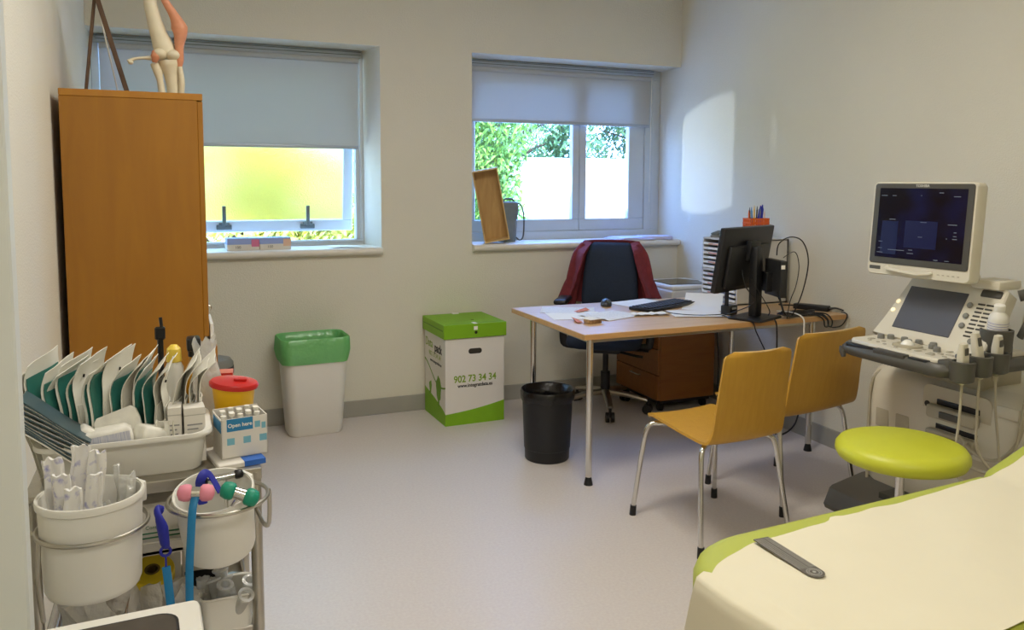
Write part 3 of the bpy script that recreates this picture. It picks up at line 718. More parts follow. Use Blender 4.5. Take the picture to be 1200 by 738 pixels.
# ------------------------------------------------------------------ wooden visitor chairs
def visitor_chair(label, loc, rz, w, dep, fw, splay):
    t = thing('visitor_chair', label, 'chair', loc, rz, group='wooden visitor chairs in front of the desk')
    # shell profile (y forward is the chair's front): from front lip to the top of the back
    prof = catmull([(dep * .5, .425), (dep * .44, .445), (dep * .2, .442), (-dep * .15, .428), (-dep * .36, .424), (-dep * .47, .445), (-dep * .515, .50), (-dep * .55, .60), (-dep * .60, .72), (-dep * .63, .80)] and [(dep * .5, .425, 0), (dep * .44, .441, 0), (dep * .2, .438, 0), (-dep * .15, .428, 0), (-dep * .36, .424, 0), (-dep * .46, .44, 0), (-dep * .51, .495, 0), (-dep * .55, .60, 0), (-dep * .60, .72, 0), (-dep * .63, .80, 0)], 6)
    n = len(prof) - 1
    def sh(u, v):
        i = u * n; k = min(int(i), n - 1); p = prof[k].lerp(prof[k + 1], i - k)
        ww = w / 2 * (1.06 - .12 * max(0, (u - .5) / .5)) * (1 - .14 * max(0, .3 - u) / .3)
        e = min(u, 1 - u) * 1.25
        r = .05
        if e < r: ww -= (r - math.sqrt(max(0, r * r - (r - e) ** 2))) * .8
        x = (v - .5) * 2 * ww
        bend = (v - .5) ** 2 * 4
        back = max(0, (u - .45) / .55)
        return V(x, p.x + .022 * bend * back, p.y + .008 * bend * (1 - back) )
    bm = B(); sheet(bm, sh, 54, 14, .011); shell = mesh('seat_shell', bm, M['beech'], t, 50)
    bm = B(); tube(bm, [sh(1, j / 14) for j in range(15)], .0052, 8); mesh('top_edge', bm, M['lightwood_e'], shell)
    for s in (-1, 1):
        X = s * fw / 2; xi = s * w * .36
        for nm, sy, ry in (('leg', 1, dep * .52), ('leg', -1, -dep * .50)):
            ytop = dep * .40 * sy if sy > 0 else -dep * .33
            bm = B()
            tube(bm, [(xi * .4, ytop * .86, .414), (xi, ytop * .9, .414), (xi + (X - xi) * .40, ytop + (ry - ytop) * .1, .412), (xi + (X - xi) * .62, ytop + (ry - ytop) * .26, .385), (xi + (X - xi) * .74, ytop + (ry - ytop) * .45, .30), (X, ry, .022)], .0105, 12, sm=6)
            lg = mesh(nm, bm, M['chrome'], t)
            bm = B(); dv = V(X - (xi + (X - xi) * .74), ry - (ytop + (ry - ytop) * .45), -.278).normalized(); p1 = V(X, ry, .022); cyl(bm, p1 - dv * .022, V(X, ry, 0.0) , .0135, .0145); mesh('leg_cap', bm, M['black'], lg)
    bm = B(); tube(bm, [(-w * .15, dep * .36, .412), (w * .15, dep * .36, .412)], .009, 10); tube(bm, [(-w * .15, -dep * .30, .412), (w * .15, -dep * .30, .412)], .009, 10)
    mesh('seat_frame', bm, M['chrome'], t)
    return t
visitor_chair('beech plywood chair with chrome legs, nearest the camera and left of the other', (2.055, 2.70, 0), rad(3), .35, .45, .45, .05)
visitor_chair('beech plywood chair with chrome legs, between the other chair and right wall', (2.615, 2.905, 0), rad(8), .47, .44, .48, .05)
# ------------------------------------------------------------------ things on the desk
ZT = 0.75
def paper(label, x, y, w, l, rz, z=0.0, curl=0.0, m='paper', name='paper_sheet', group='loose papers on the desk', lift=None):
    bm = B()
    def fn(u, v):
        px, py = (u - .5) * w, (v - .5) * l
        q = curl * ((u - .5) ** 2 * 4) + (lift(u, v) if lift else 0)
        return V(px, py, .0006 + q)
    sheet(bm, fn, 10, 10, .0007)
    o = mesh(name, bm, M[m], None, 60); o.location = (x, y, ZT + z); o.rotation_euler = (0, 0, rz)
    tag(o, label, 'paper', group); return o
paper('white sheet on the desk nearest its far left corner', 1.97, 3.86, .21, .29, rad(62), 0, .001, 'paperprint')
paper('white sheet on the desk beside the brown eraser, under a second sheet', 1.93, 3.68, .21, .29, rad(78), 0, .001)
paper('creased white sheet at the middle left of the desk below the mouse', 2.10, 3.62, .21, .28, rad(110), .0015, .0, 'paperprint', lift=lambda u, v: .006 * max(0, math.sin(u * 9) * v))
paper('large white sheet behind the mouse and keyboard', 2.47, 3.95, .30, .21, rad(12), 0, .001)
paper('white sheet lying in front of the keyboard toward the monitor', 2.55, 3.50, .21, .28, rad(70), .0012, .002)
paper('narrow white slip between the eraser and the keyboard', 2.30, 3.56, .07, .2, rad(80), .003, .004, lift=lambda u, v: .006 * math.sin(v * 12) ** 2)
paper('white sheet with a curled-up edge leaning beside the paper tray tower', 2.735, 3.70, .21, .29, rad(-40), .001, 0, lift=lambda u, v: .13 * max(0, v - .35) ** 2)
paper('white sheet right of the keyboard by the tray tower', 2.83, 3.90, .20, .14, rad(20), 0, .001)

t = thing('computer_mouse', 'dark grey computer mouse on the desk left of the keyboard', 'mouse', (2.245, 3.925, ZT + .0015), rad(150))
bm = B(); rs = []
for z, s in ((0, .92), (.006, 1), (.016, .98), (.026, .86), (.034, .62), (.038, .3)):
    rs.append([V(.032 * s * math.cos(a) + .0, .055 * s * math.sin(a) - .006 * (1 - s), z) for a in [2 * PI * i / 28 for i in range(28)]])
rings(bm, rs); mesh('mouse_shell', bm, mat('mouse_grey', (56, 60, 68), .4), t, 60)
bm = B(); cyl(bm, (-.004, .032, .031), (.004, .032, .031), .009); mesh('scroll_wheel', bm, M['black'], t)

t = thing('keyboard', 'black computer keyboard on the desk', 'keyboard', (2.515, 3.765, ZT + .003), rad(22))
bm = B(); prism(bm, rrect(.44, .15, .012), 0, .016, bev=.003); mesh('keyboard_case', bm, M['black'], t)
bm = B()
for r_ in range(5):
    for c_ in range(17):
        x = -.205 + c_ * .0243 + (r_ % 2) * .003; y = -.058 + r_ * .0245
        box(bm, x, x + .02, y, y + .02, .016, .0215, .002, 1)
mesh('keys', bm, mat('key_black', (34, 36, 42), .5), t)
t = thing('eraser', 'small brown wrapped eraser block near the front left of the desk', 'eraser', (1.905, 3.46, ZT), rad(12))
bm = B(); box(bm, -.045, .045, -.018, .018, 0, .022, .005, 2, rotm(0, 0, 0)); mesh('block', bm, mat('kraft', (196, 160, 120), .8, c2=(120, 96, 66), vs=50), t)
bm = B(); sheet(bm, lambda u, v: (-.04 + .1 * u, -.03 + .06 * v, .0225 + .006 * math.sin(u * 5) * v), 8, 6, .001); mesh('wrapper', bm, M['tissue'], t)
for i, (x, y, l_) in enumerate(((2.02, 3.79, 'orange-brown paper scrap on the desk between the sheets'), (1.85, 3.52, 'orange-brown paper scrap on the desk behind the eraser'))):
    bm = B(); sheet(bm, lambda u, v: (-.05 + .1 * u, -.015 + .03 * v, .006 + .01 * u * v), 6, 4, .001)
    o = mesh('paper_scrap', bm, mat('scrap_orange', (206, 120, 70), .7)); o.location = (x, y, ZT); o.rotation_euler = (0, 0, .4 + i); tag(o, l_, 'scrap', 'orange scraps on the desk')

# monitor seen from behind
mn = thing('computer_monitor', 'black computer monitor seen from behind on the desk', 'monitor', (2.745, 3.275, ZT), rad(22.5))
bm = B(); prism(bm, rrect(.24, .19, .02), 0, .012, bev=.004); mesh('stand_base', bm, M['black'], mn)
bm = B(); box(bm, -.033, .033, -.022, .022, .012, .37, .008, 2); mesh('stand_column', bm, M['black'], mn)
Mm = Matrix.Translation((0, .066, .305)) @ Matrix.Rotation(rad(9), 4, 'X')
bm = B(); box(bm, -.255, .255, -.008, .022, -.165, .165, .006, 2, Mm); pn = mesh('screen_panel', bm, M['black'], mn)
bm = B(); box(bm, -.20, .20, -.03, -.006, -.14, .075, .01, 2, Mm); mesh('rear_housing', bm, M['black'], pn)
bm = B(); box(bm, -.243, .243, .0215, .0228, -.15, .155, 0, 1, Mm); mesh('display', bm, M['blackgloss'], pn)
bm = B(); box(bm, -.05, .05, -.05, -.022, .0, .10, .004, 2, Mm); mesh('mount_plate', bm, M['black'], mn)
# mini computer clipped behind the stand
mp = thing('mini_computer', 'small black mini computer mounted upright behind the monitor stand', 'computer', (2.838, 3.235, ZT + .118), rad(-16))
bm = B(); box(bm, -.018, .018, -.092, .092, 0, .185, .004, 2); mesh('case', bm, mat('pc_case', (40, 41, 42), .5), mp)
bm = B(); box(bm, -.016, .004, -.0935, -.0915, .145, .165); mesh('sticker', bm, M['paper'], mp)
bm = B(); box(bm, -.018, .018, .03, .1, .02, .12, .003, 1, Matrix.Translation((-.03, -.03, 0))); mesh('bracket', bm, M['black'], mp)
# docking pedestal by the monitor
t = thing('card_reader', 'small black card reader block standing left of the monitor stand', 'card reader', (2.705, 3.43, ZT), rad(20))
bm = B(); box(bm, -.036, .036, -.03, .03, 0, .05, .006, 2); mesh('block', bm, M['black'], t)
bm = B(); box(bm, -.02, .02, -.0315, -.029, .03, .04); mesh('label_strip', bm, M['tray'], t)
bm = B(); box(bm, -.03, -.02, -.01, .012, .05, .13, .003, 1); mesh('card_slot', bm, M['black'], t)

# paper tray tower
tw = thing('tray_tower', 'pale grey paper tray tower with many slots at the back right of the desk', 'tray tower', (3.115, 3.815, ZT), 0)
tx0, tx1, ty0, ty1 = -.185, .175, -.165, .165
bm = B()
box(bm, tx0, tx1, ty0, ty0 + .012, 0, .37, .002, 1); box(bm, tx0, tx1, ty1 - .012, ty1, 0, .37, .002, 1)
box(bm, tx1 - .012, tx1, ty0, ty1, 0, .37); box(bm, tx0, tx1, ty0, ty1, .36, .372, .002, 1); box(bm, tx0, tx1, ty0, ty1, 0, .01); box(bm, tx0, tx1, ty0, ty1, .176, .19)
mesh('casing', bm, M['tray'], tw)
for i in range(12):
    z = .014 + (i % 6) * .027 + (.178 if i >= 6 else 0)
    bm = B(); box(bm, tx0 + .004, tx1 - .015, ty0 + .014, ty1 - .014, z, z + .003); box(bm, tx0 - .004, tx0 + .002, ty0 + .014, ty1 - .014, z, z + .014, .001, 1)
    sl = mesh('tray_slot', bm, M['white'], tw)
    bm = B(); box(bm, tx0 - .0055, tx0 - .0038, -.005, .1, z + .002, z + .011); mesh('slot_label', bm, mat('slot_tag', (196, 150, 140), .6) if i % 2 else M['paper'], sl)
    bm = B(); box(bm, tx0 + .02, tx1 - .03, ty0 + .02, ty1 - .02, z + .004, z + .009 + .006 * R.random()); o = mesh('slot_papers', bm, M['lilacpaper'], sl)
t = thing('pen_pot', 'orange pen basket full of pens on the tray tower', 'pen pot', (3.115, 3.73, ZT + .372))
bm = B(); prism(bm, rrect(.13, .075, .01), 0, .004)
for k in range(13):
    x = -.06 + .01 * k
    for sy in (-1, 1): box(bm, x - .003, x + .003, sy * .036 - .0015, sy * .036 + .0015, 0, .118)
for k in range(7):
    y = -.034 + .0113 * k
    for sx in (-1, 1): box(bm, sx * .063 - .0015, sx * .063 + .0015, y - .003, y + .003, 0, .118)
for z in (.002, .03, .058, .086, .110): 
    box(bm, -.065, .065, -.038, -.035, z, z + .008); box(bm, -.065, .065, .035, .038, z, z + .008); box(bm, -.065, -.062, -.038, .038, z, z + .008); box(bm, .062, .065, -.038, .038, z, z + .008)
mesh('basket', bm, M['orange'], t)
pc = [('orange', -.05, -.005, .115), ('black', -.03, .01, .13), ('yellow', -.02, -.01, .14), ('black', .0, .0, .135), ('navy', .012, .012, .14), ('navy', .02, -.004, .145), ('greytext', .034, .0, .125), ('orange', .05, .01, .14), ('blue', -.01, .014, .13), ('skin', .043, -.012, .11)]
nm = {'orange': 'orange pencil', 'black': 'black pen', 'yellow': 'yellow pencil', 'navy': 'blue marker', 'greytext': 'grey pen', 'blue': 'light blue pen', 'skin': 'pale pencil'}
for i, (c_, x, y, h_) in enumerate(pc):
    bm = B(); a = rad(R.uniform(-9, 9)); b = rad(R.uniform(-5, 5)); rr_ = .009 if c_ == 'navy' else .004
    p0 = V(3.115 + x, 3.73 + y, ZT + .372 + .006); p1 = p0 + V(math.sin(a), math.sin(b), 1).normalized() * h_
    p1 = p1 + V(0, 0, .045); cyl(bm, p0, p0.lerp(p1, .88), rr_, seg=10); cyl(bm, p0.lerp(p1, .88), p1, rr_ * .8, rr_ * .3, 10)
    place = ['at the left end', 'second from left', 'third from left', 'in the middle', 'left of the other marker', 'tallest', 'right of the markers', 'at the right end', 'behind the middle pen', 'in front at right'][i]
    tag(mesh('pen', bm, M[c_]), f'{nm[c_]} {place} in the orange pen basket', 'pen', 'pens in the orange basket')
t = thing('hole_punch', 'dark hole punch lying on the left end of the tray tower top', 'hole punch', (2.985, 3.90, ZT + .372), rad(20))
bm = B(); box(bm, -.045, .045, -.03, .03, 0, .012, .003, 1); mesh('base', bm, M['grey'], t)
bm = B(); box(bm, -.042, .04, -.026, .026, .02, .034, .006, 2, rotm(0, rad(-10), 0)); cyl(bm, (.02, -.02, .01), (.02, -.02, .03), .006); mesh('lever', bm, M['alu_d'], t)
t = thing('stapler', 'small pink and grey stapler on the tray tower behind the monitor', 'stapler', (3.0, 3.76, ZT + .372), rad(60))
bm = B(); box(bm, -.05, .05, -.018, .018, 0, .014, .003, 1); box(bm, -.03, .045, -.02, .02, .014, .034, .003, 1); mesh('base', bm, M['tray'], t)
bm = B(); box(bm, -.05, .045, -.014, .014, .034, .05, .004, 2, rotm(0, rad(-12), 0)); mesh('arm', bm, mat('stapler_pink', (176, 92, 86), .5), t)

# cables
def cable(label, pts, r=.0032, m='black', sm=8, name='cable', group='cables on the desk'):
    bm = B(); tube(bm, pts, r, 6, sm=sm)
    return tag(mesh(name, bm, M[m]), label, 'cable', group)
z = ZT + .005
cable('black cable arching up from the top of the mini computer and down to the desk', [(2.80, 3.19, 1.08), (2.795, 3.17, 1.14), (2.83, 3.13, 1.175), (2.90, 3.12, 1.15), (2.94, 3.12, 1.05), (2.93, 3.14, .90), (2.91, 3.18, .78), (2.95, 3.25, z)])
cable('short black cable looping beside the mini computer', [(2.815, 3.16, 1.07), (2.86, 3.13, 1.10), (2.89, 3.13, 1.03), (2.885, 3.14, .93), (2.86, 3.15, .85), (2.87, 3.18, z)], .0022)
for i in range(6):
    cable(['black cable hanging from the mini computer to the bundle, thickest of the bundle', 'black cable in the tangled bundle right of the monitor, lying frontmost', 'black cable in the tangled bundle, second from the front', 'black cable in the tangled bundle, crossing its middle', 'black cable in the tangled bundle, second from the back', 'black cable in the tangled bundle nearest the power adapter'][i],
          [(2.80 + .006 * i, 3.17 + .012 * i, .90), (2.82 + .01 * i, 3.15 + .012 * i, .80), (2.88, 3.17 + .018 * i, z + .012), (2.97 + .015 * i, 3.215 + .02 * i, z + .004 + .004 * (i % 3)), (3.05 + .02 * i, 3.22 + .016 * i, z + .006), (3.10 + .012 * i, 3.235 + .014 * i, z + .012), (3.09, 3.26 + .016 * i, z + .004), (2.99, 3.28 + .02 * i, z + .002)], .0036 if i else .0048)
for i, (x, l_) in enumerate(((3.115, 'black cable coil hanging over the desk front edge, front loop'), (3.14, 'black cable coil hanging over the desk front edge, back loop'))):
    cable(l_, [(x - .12, 3.25, z), (x - .04, 3.2, z + .004), (x, 3.184, .735), (x + .01, 3.182, .70), (x + .03, 3.18, .70), (x + .03, 3.184, .735), (x, 3.215, z + .008), (x - .1, 3.3, z)], .004)
cable('black cable sagging from the monitor back to the card reader', [(2.66, 3.28, 1.0), (2.67, 3.26, .92), (2.72, 3.25, .84), (2.66, 3.33, .78), (2.62, 3.38, z)], .0028)
cable('black cable sagging from the monitor back to the stand foot', [(2.70, 3.26, .96), (2.74, 3.23, .88), (2.79, 3.22, .80), (2.82, 3.26, z + .01)], .0028)
cable('black keyboard cable lying on the white sheet', [(2.44, 3.67, z), (2.43, 3.55, z), (2.5, 3.45, z + .001), (2.62, 3.42, z), (2.68, 3.44, z)], .0022)
cable('black cable dropping over the desk front edge left of the stand', [(2.62, 3.36, z), (2.64, 3.24, z), (2.66, 3.186, .748), (2.68, 3.182, .70), (2.74, 3.182, .60), (2.80, 3.182, .50)], .003)
cable('thick black cable dropping over the desk front edge below the monitor stand', [(2.80, 3.22, z + .002), (2.80, 3.185, .75), (2.81, 3.182, .70), (2.815, 3.182, .55), (2.82, 3.182, .45)], .004)
cable('white cable dropping over the desk front edge past the bundle', [(2.91, 3.3, z + .02), (2.95, 3.24, z + .02), (2.975, 3.18, .752), (2.98, 3.176, .68), (2.985, 3.176, .58)], .004, 'paper')
cable('black cable hanging by the drawer pedestal to the floor', [(3.205, 4.18, .70), (3.20, 4.17, .5), (3.21, 4.16, .3), (3.2, 4.15, .1), (3.18, 4.1, .006)], .005)
cable('black cable loop hanging behind the right visitor chair', [(3.05, 3.5, .3), (3.0, 3.46, .18), (3.03, 3.44, .08), (3.1, 3.44, .05), (3.2, 3.45, .1), (3.25, 3.46, .25)], .005)
pb = thing('power_adapter', 'long black power adapter on the desk by the right wall', 'power adapter', (3.225, 3.385, ZT), rad(-62))
bm = B(); box(bm, -.095, .095, -.026, .026, 0, .03, .006, 2); mesh('brick', bm, M['black'], pb)
bm = B(); tube(bm, [(-.095, 0, .015), (-.13, .0, .014), (-.17, .02, .008), (-.2, .05, .005)], .004, 8, sm=5); mesh('lead', bm, M['black'], pb)
bm = B(); tube(bm, [(.094, 0, .015), (.13, 0, .022), (.17, -.004, .014)], [.008, .005, .004], 8, sm=5); mesh('lead', bm, M['black'], pb)
cable('black lead curling from the power adapter over the desk corner', [(3.27, 3.22, z + .006), (3.285, 3.20, z), (3.275, 3.182, .74), (3.24, 3.178, .70), (3.19, 3.178, .69), (3.14, 3.18, .70)], .0035)
# ------------------------------------------------------------------ examination couch
ca = rad(2.8)
cch = thing('examination_couch', 'lime green examination couch in the right foreground', 'couch', (.965, 1.15, 0), ca)
HW = .285
def couch_ring(z, ins, x1=1.06):
    rr_ = .20; out = []
    for k in range(9):
        a = rad(180 - 90 * k / 8); out.append(V(rr_ + (rr_ - ins) * math.cos(a), HW - rr_ + (rr_ - ins) * math.sin(a), z))
    out += [V(x1, HW - ins, z), V(x1, -HW + ins, z)]
    for k in range(9):
        a = rad(270 - 90 * k / 8); out.append(V(rr_ + (rr_ - ins) * math.cos(a), -HW + rr_ + (rr_ - ins) * math.sin(a), z))
    return out
bm = B(); rings(bm, [couch_ring(z, i) for z, i in ((.545, .02), (.552, .006), (.57, 0), (.615, 0), (.634, .007), (.645, .02), (.65, .04))]); mesh('mattress', bm, M['limedull'], cch, 60)
Mb = Matrix.Translation((1.065, 0, .60)) @ Matrix.Rotation(rad(-17), 4, 'Y')
bm = B(); rs = []
for z, i in ((-.052, .02), (-.045, .006), (-.03, 0), (.015, 0), (.034, .007), (.045, .02), (.05, .04)):
    rs.append([Mb @ V(x + .39, y, z) for x, y in [( (a - math.copysign(min(i, .39), a)) , b - math.copysign(i, b)) for a, b in rrect(.76, HW * 2, .05, 5)]])
rings(bm, rs); mesh('backrest', bm, M['limedull'], cch, 60)
bm = B(); box(bm, .12, 1.06, -.24, .24, .50, .545, .004, 1); box(bm, .25, .30, -.05, .05, .12, .50, .004, 1); box(bm, .85, .90, -.05, .05, .12, .50, .004, 1); mesh('frame', bm, M['white'], cch)
for lx in (.2, .95):
    bm = B(); box(bm, lx - .04, lx + .04, -.26, .26, .06, .12, .01, 2); mesh('base_bar', bm, M['white'], cch)
    for s in (-1, 1):
        bm = B(); cyl(bm, (lx, s * .24 - .012, .03), (lx, s * .24 + .012, .03), .03, seg=20); mesh('castor', bm, M['black'], cch)
# paper roll sheet over the couch
def edge_back(x):   # back edge of the paper in couch y
    k = min(1, max(0, (x - .02) / .2))
    base = HW - .088 + .030 * min(1, max(0, x - .2) / .8) - .078 * (1 - k) ** 2
    return base + .010 * noise.noise(V(x * 11, 2, 3)) + (.014 * math.exp(-((x - .455) / .018) ** 2))
prof_p = [(-.004, .20), (-.006, .35), (-.009, .47), (-.012, .56), (-.013, .60), (-.012, .630), (-.004, .650), (.014, .6575), (.05, .6585), (.08, .658)] + [(x / 20, .658) for x in range(3, 21)] + [(1.05, .659)]
for kk in range(1, 13):
    p = Mb @ V(.015 + .06 * kk, 0, .058); prof_p.append((p.x, p.z))
prof_p = [p for i, p in enumerate(prof_p) if i == 0 or p[0] > prof_p[i - 1][0] or p[1] != prof_p[i - 1][1]]
np_ = len(prof_p) - 1
def pap(u, v):
    i = u * np_; k = min(int(i), np_ - 1); f = i - k
    x = prof_p[k][0] * (1 - f) + prof_p[k + 1][0] * f; z = prof_p[k][1] * (1 - f) + prof_p[k + 1][1] * f
    yb = edge_back(max(x, 0.0)); yn = -.258 + .006 * noise.noise(V(x * 8, 7, 1))
    if x < .02: yb = HW - .145 + max(0, .628 - z) * .28; yn = -.258 - max(0, .62 - z) * .05
    y = yn + (yb - yn) * v
    w = .0035 * noise.noise(V(x * 4 - y * 5, x * 2 + y * 2, 5)) + .0025 * math.sin((x * 1.2 - y * 2.2) * 10)
    return V(x, y, z + max(-.002, w) + .001 if x > .03 else z) + (V(w * 2, 0, 0) if x <= .03 else V(0, 0, 0))
bm = B(); sheet(bm, pap, np_ * 3, 40, .0012)
o = mesh('couch_paper', bm, M['couchpaper'], None, 80); o.location = (.965, 1.15, 0); o.rotation_euler = (0, 0, ca)
tag(o, 'cream paper sheet covering the lime examination couch', 'paper sheet')
# goniometer ruler
t = thing('goniometer', 'smoky grey plastic goniometer ruler lying on the couch paper', 'ruler', (1.166, 1.190, .6635), rad(-92 + 180))
t.scale = (.93, .93, 1)
bm = B(); pts = [(-.0, -.022), (.178, -.024), (.178, .024), (0, .022)] ; pts = [(.178, -.021), (.178, .021)] + [(.022 * math.cos(a), .022 * math.sin(a)) for a in [rad(90 + 180 * k / 12) for k in range(13)]]
prism(bm, pts, 0, .0022); bl = mesh('ruler_blade', bm, mat('smoky_plastic', (100, 96, 90), .25, var=.1), t)
bm = B()
for q in (-.019, -.013, -.008, .0, .006, .012, .019): box(bm, .02, .175, q - .0006, q + .0006, .0022, .0025)
for k in range(28): box(bm, .025 + .0053 * k, .0256 + .0053 * k, .013, .0185 if k % 5 else .009, .0022, .0025)
for k in range(24): box(bm, .025 + .0063 * k, .0256 + .0063 * k, -.0185, -.0135, .0022, .0025)
mesh('scale_marks', bm, mat('scale_white', (176, 172, 164), .5), bl)
bm = B()
for r_ in (.016, .0105): tube(bm, [(r_ * math.cos(a), r_ * math.sin(a), .0023) for a in [2 * PI * k / 32 for k in range(32)]], .0007, 6, True)
for k in range(24):
    a = 2 * PI * k / 24; tube(bm, [(.012 * math.cos(a), .012 * math.sin(a), .0023), (.015 * math.cos(a), .015 * math.sin(a), .0023)], .0004, 4)
cyl(bm, (0, 0, 0), (0, 0, .003), .004)
mesh('angle_dial', bm, mat('dial_white', (170, 168, 162), .5), bl)

# ------------------------------------------------------------------ stool
st = thing('stool', 'round lime green swivel stool in front of the ultrasound machine', 'stool', (2.155, 1.845, 0))
bm = B(); lathe(bm, [(0, .548), (.17, .548), (.192, .556), (.2, .572), (.199, .588), (.188, .603), (.165, .611), (0, .613)], 48, cap0=False, cap1=False); mesh('seat', bm, M['lime'], st, 60)
bm = B(); cyl(bm, (0, 0, .535), (0, 0, .548), .12, seg=24); mesh('seat_plate', bm, M['black'], st)
bm = B(); cyl(bm, (0, 0, .28), (0, 0, .54), .014, seg=20); cyl(bm, (0, 0, .09), (0, 0, .30), .022, seg=20); mesh('column', bm, M['chrome'], st)
for i in range(5):
    a = rad(30 + 72 * i); c_, s_ = math.cos(a), math.sin(a)
    bm = B(); tube(bm, [(0, 0, .11), (c_ * .14, s_ * .14, .10), (c_ * .25, s_ * .25, .075)], [.024, .02, .014], 10, flat=(1, .8)); ar = mesh('base_arm', bm, M['black'], st)
    bm = B(); cyl(bm, (c_ * .25 - s_ * .016, s_ * .25 + c_ * .016, .025), (c_ * .25 + s_ * .016, s_ * .25 - c_ * .016, .025), .025, seg=18); cyl(bm, (c_ * .25, s_ * .25, .03), (c_ * .25, s_ * .25, .08), .007); mesh('castor', bm, M['black'], ar)

# ------------------------------------------------------------------ ultrasound machine (front faces -x)
us = thing('ultrasound_machine', 'cream ultrasound machine with monitor and control console by the right wall', 'ultrasound machine', (2.90, 2.17, 0))
def Lb(name, parent, m, *boxes, r=.01, seg=2, label=None):
    bm = B()
    for b_ in boxes: box(bm, *b_, r, seg)
    return mesh(name, bm, m, parent, 40, label)
# base with foot rest: local x (front negative), y
bm = B()
prof = [(-.335, .05), (-.345, .07), (-.315, .135), (-.30, .145), (-.13, .178), (.30, .178), (.30, .05)]
My = Matrix(((1, 0, 0, 0), (0, 0, 1, 0), (0, 1, 0, 0), (0, 0, 0, 1)))
prism(bm, prof, -.34, .40, My); base = mesh('base', bm, M['dgrey'], us, 25)
Lb('foot_rest_well', base, mat('well_grey', (58, 58, 52), .6), (-.25, -.135, -.30, .20, .15, .1795), r=.003)
for cx, cy in ((-.28, .31), (-.28, -.27), (.22, .31), (.22, -.27)):
    bm = B(); cyl(bm, (cx, cy - .02, .03), (cx, cy + .02, .03), .03, seg=18); cyl(bm, (cx, cy, .03), (cx, cy, .06), .01); mesh('castor', bm, M['black'], us)
# body
bm = B(); rs = []
for z, xf, s in ((.135, -.13, .98), (.16, -.145, 1), (.50, -.165, 1), (.62, -.155, .98), (.66, -.13, .95), (.68, -.08, .9)):
    ring = [V(x, y, z) for x, y in [(xf + .05, -.33 * s), (.30, -.33 * s), (.34, -.29 * s), (.34, .34 * s), (.30, .385 * s), (xf + .06, .385 * s), (xf + .02, .37 * s), (xf, .32 * s), (xf, -.27 * s), (xf + .015, -.315 * s)]]
    rs.append(ring)
rings(bm, rs); body = mesh('body', bm, M['cream'], us, 40)
bm = B(); tube(bm, [(-.10, .31, .665), (-.150, .345, .61), (-.160, .350, .45), (-.158, .352, .30), (-.150, .354, .16)], .006, 8, sm=5); mesh('seam_strip', bm, M['cream_d'], body)
for y0 in (.275, .175):
    Lb('door_recess', body, M['cream_d'], (-.168, -.156, y0 - .033, y0 + .033, .42, .50), r=.006)
bm = B(); prism(bm, rrect(.29, .33, .03), -.0, .008, Matrix(((0, 0, -1, -.152), (-1, 0, 0, -.06), (0, 1, 0, .49), (0, 0, 0, 1)))); pp = mesh('port_panel', bm, mat('port_panel_beige', (196, 186, 162), .5), body)
for z0 in (.56, .465):
    Lb('port_slot', pp, M['black'], (-.166, -.158, -.16, .02, z0 + .024, z0 + .046), r=.003)
    cn = Lb('transducer_plug', pp, M['cream_d'], (-.196, -.16, -.165, .045, z0 - .026, z0 + .024), r=.010, seg=3)
    Lb('plug_latch', cn, M['dgrey'], (-.204, -.192, -.10, -.02, z0 - .016, z0 + .010), r=.004)
bm = B(); cyl(bm, (-.162, .065, .575), (-.156, .065, .575), .012); mesh('round_port', bm, M['black'], pp)
Lb('side_drawer', body, M['cream'], (-.166, -.15, -.31, -.22, .60, .645), r=.008)
# neck + console
Lb('console_neck', us, M['cream_d'], (-.12, .1, -.14, .14, .66, .76), r=.02)
con = None
def poly_slab(name, poly, z0, z1, m, parent, bev=.006, sm=40):
    bm = B(); prism(bm, poly, z0, z1, bev=bev); return mesh(name, bm, m, parent, sm)
bump = poly_slab('console_bumper', [(-.42, .245), (-.455, .225), (-.475, .18), (-.488, .0), (-.485, -.20), (-.475, -.24), (-.44, -.27), (-.30, -.275), (-.02, -.275), (.0, -.25), (.0, .22), (-.1, .26)], .742, .788, M['dgrey'], us, .016)
keyb = poly_slab('control_panel', [(-.415, .215), (-.435, .195), (-.455, .0), (-.455, -.19), (-.44, -.215), (-.41, -.225), (-.12, -.235), (-.02, -.235), (-.02, .215), (-.2, .225)], .772, .802, M['cream'], us, .006)
Lb('handle_gap', bump, M['black'], (-.472, -.452, .05, .19, .776, .792), r=.004)
Lb('handle_gap', bump, M['black'], (-.476, -.452, -.18, -.10, .776, .792), r=.004)
Lb('front_pad', bump, mat('pad_grey', (70, 68, 64), .5), (-.482, -.45, -.09, .05, .776, .795), r=.004)
bm = B(); tube(bm, [(-.445, .225, .765), (-.45, .225, .745), (-.447, .222, .725)], [.018, .015, .010], 8, flat=(1, .8)); mesh('bumper_hook', bm, M['dgrey'], bump)
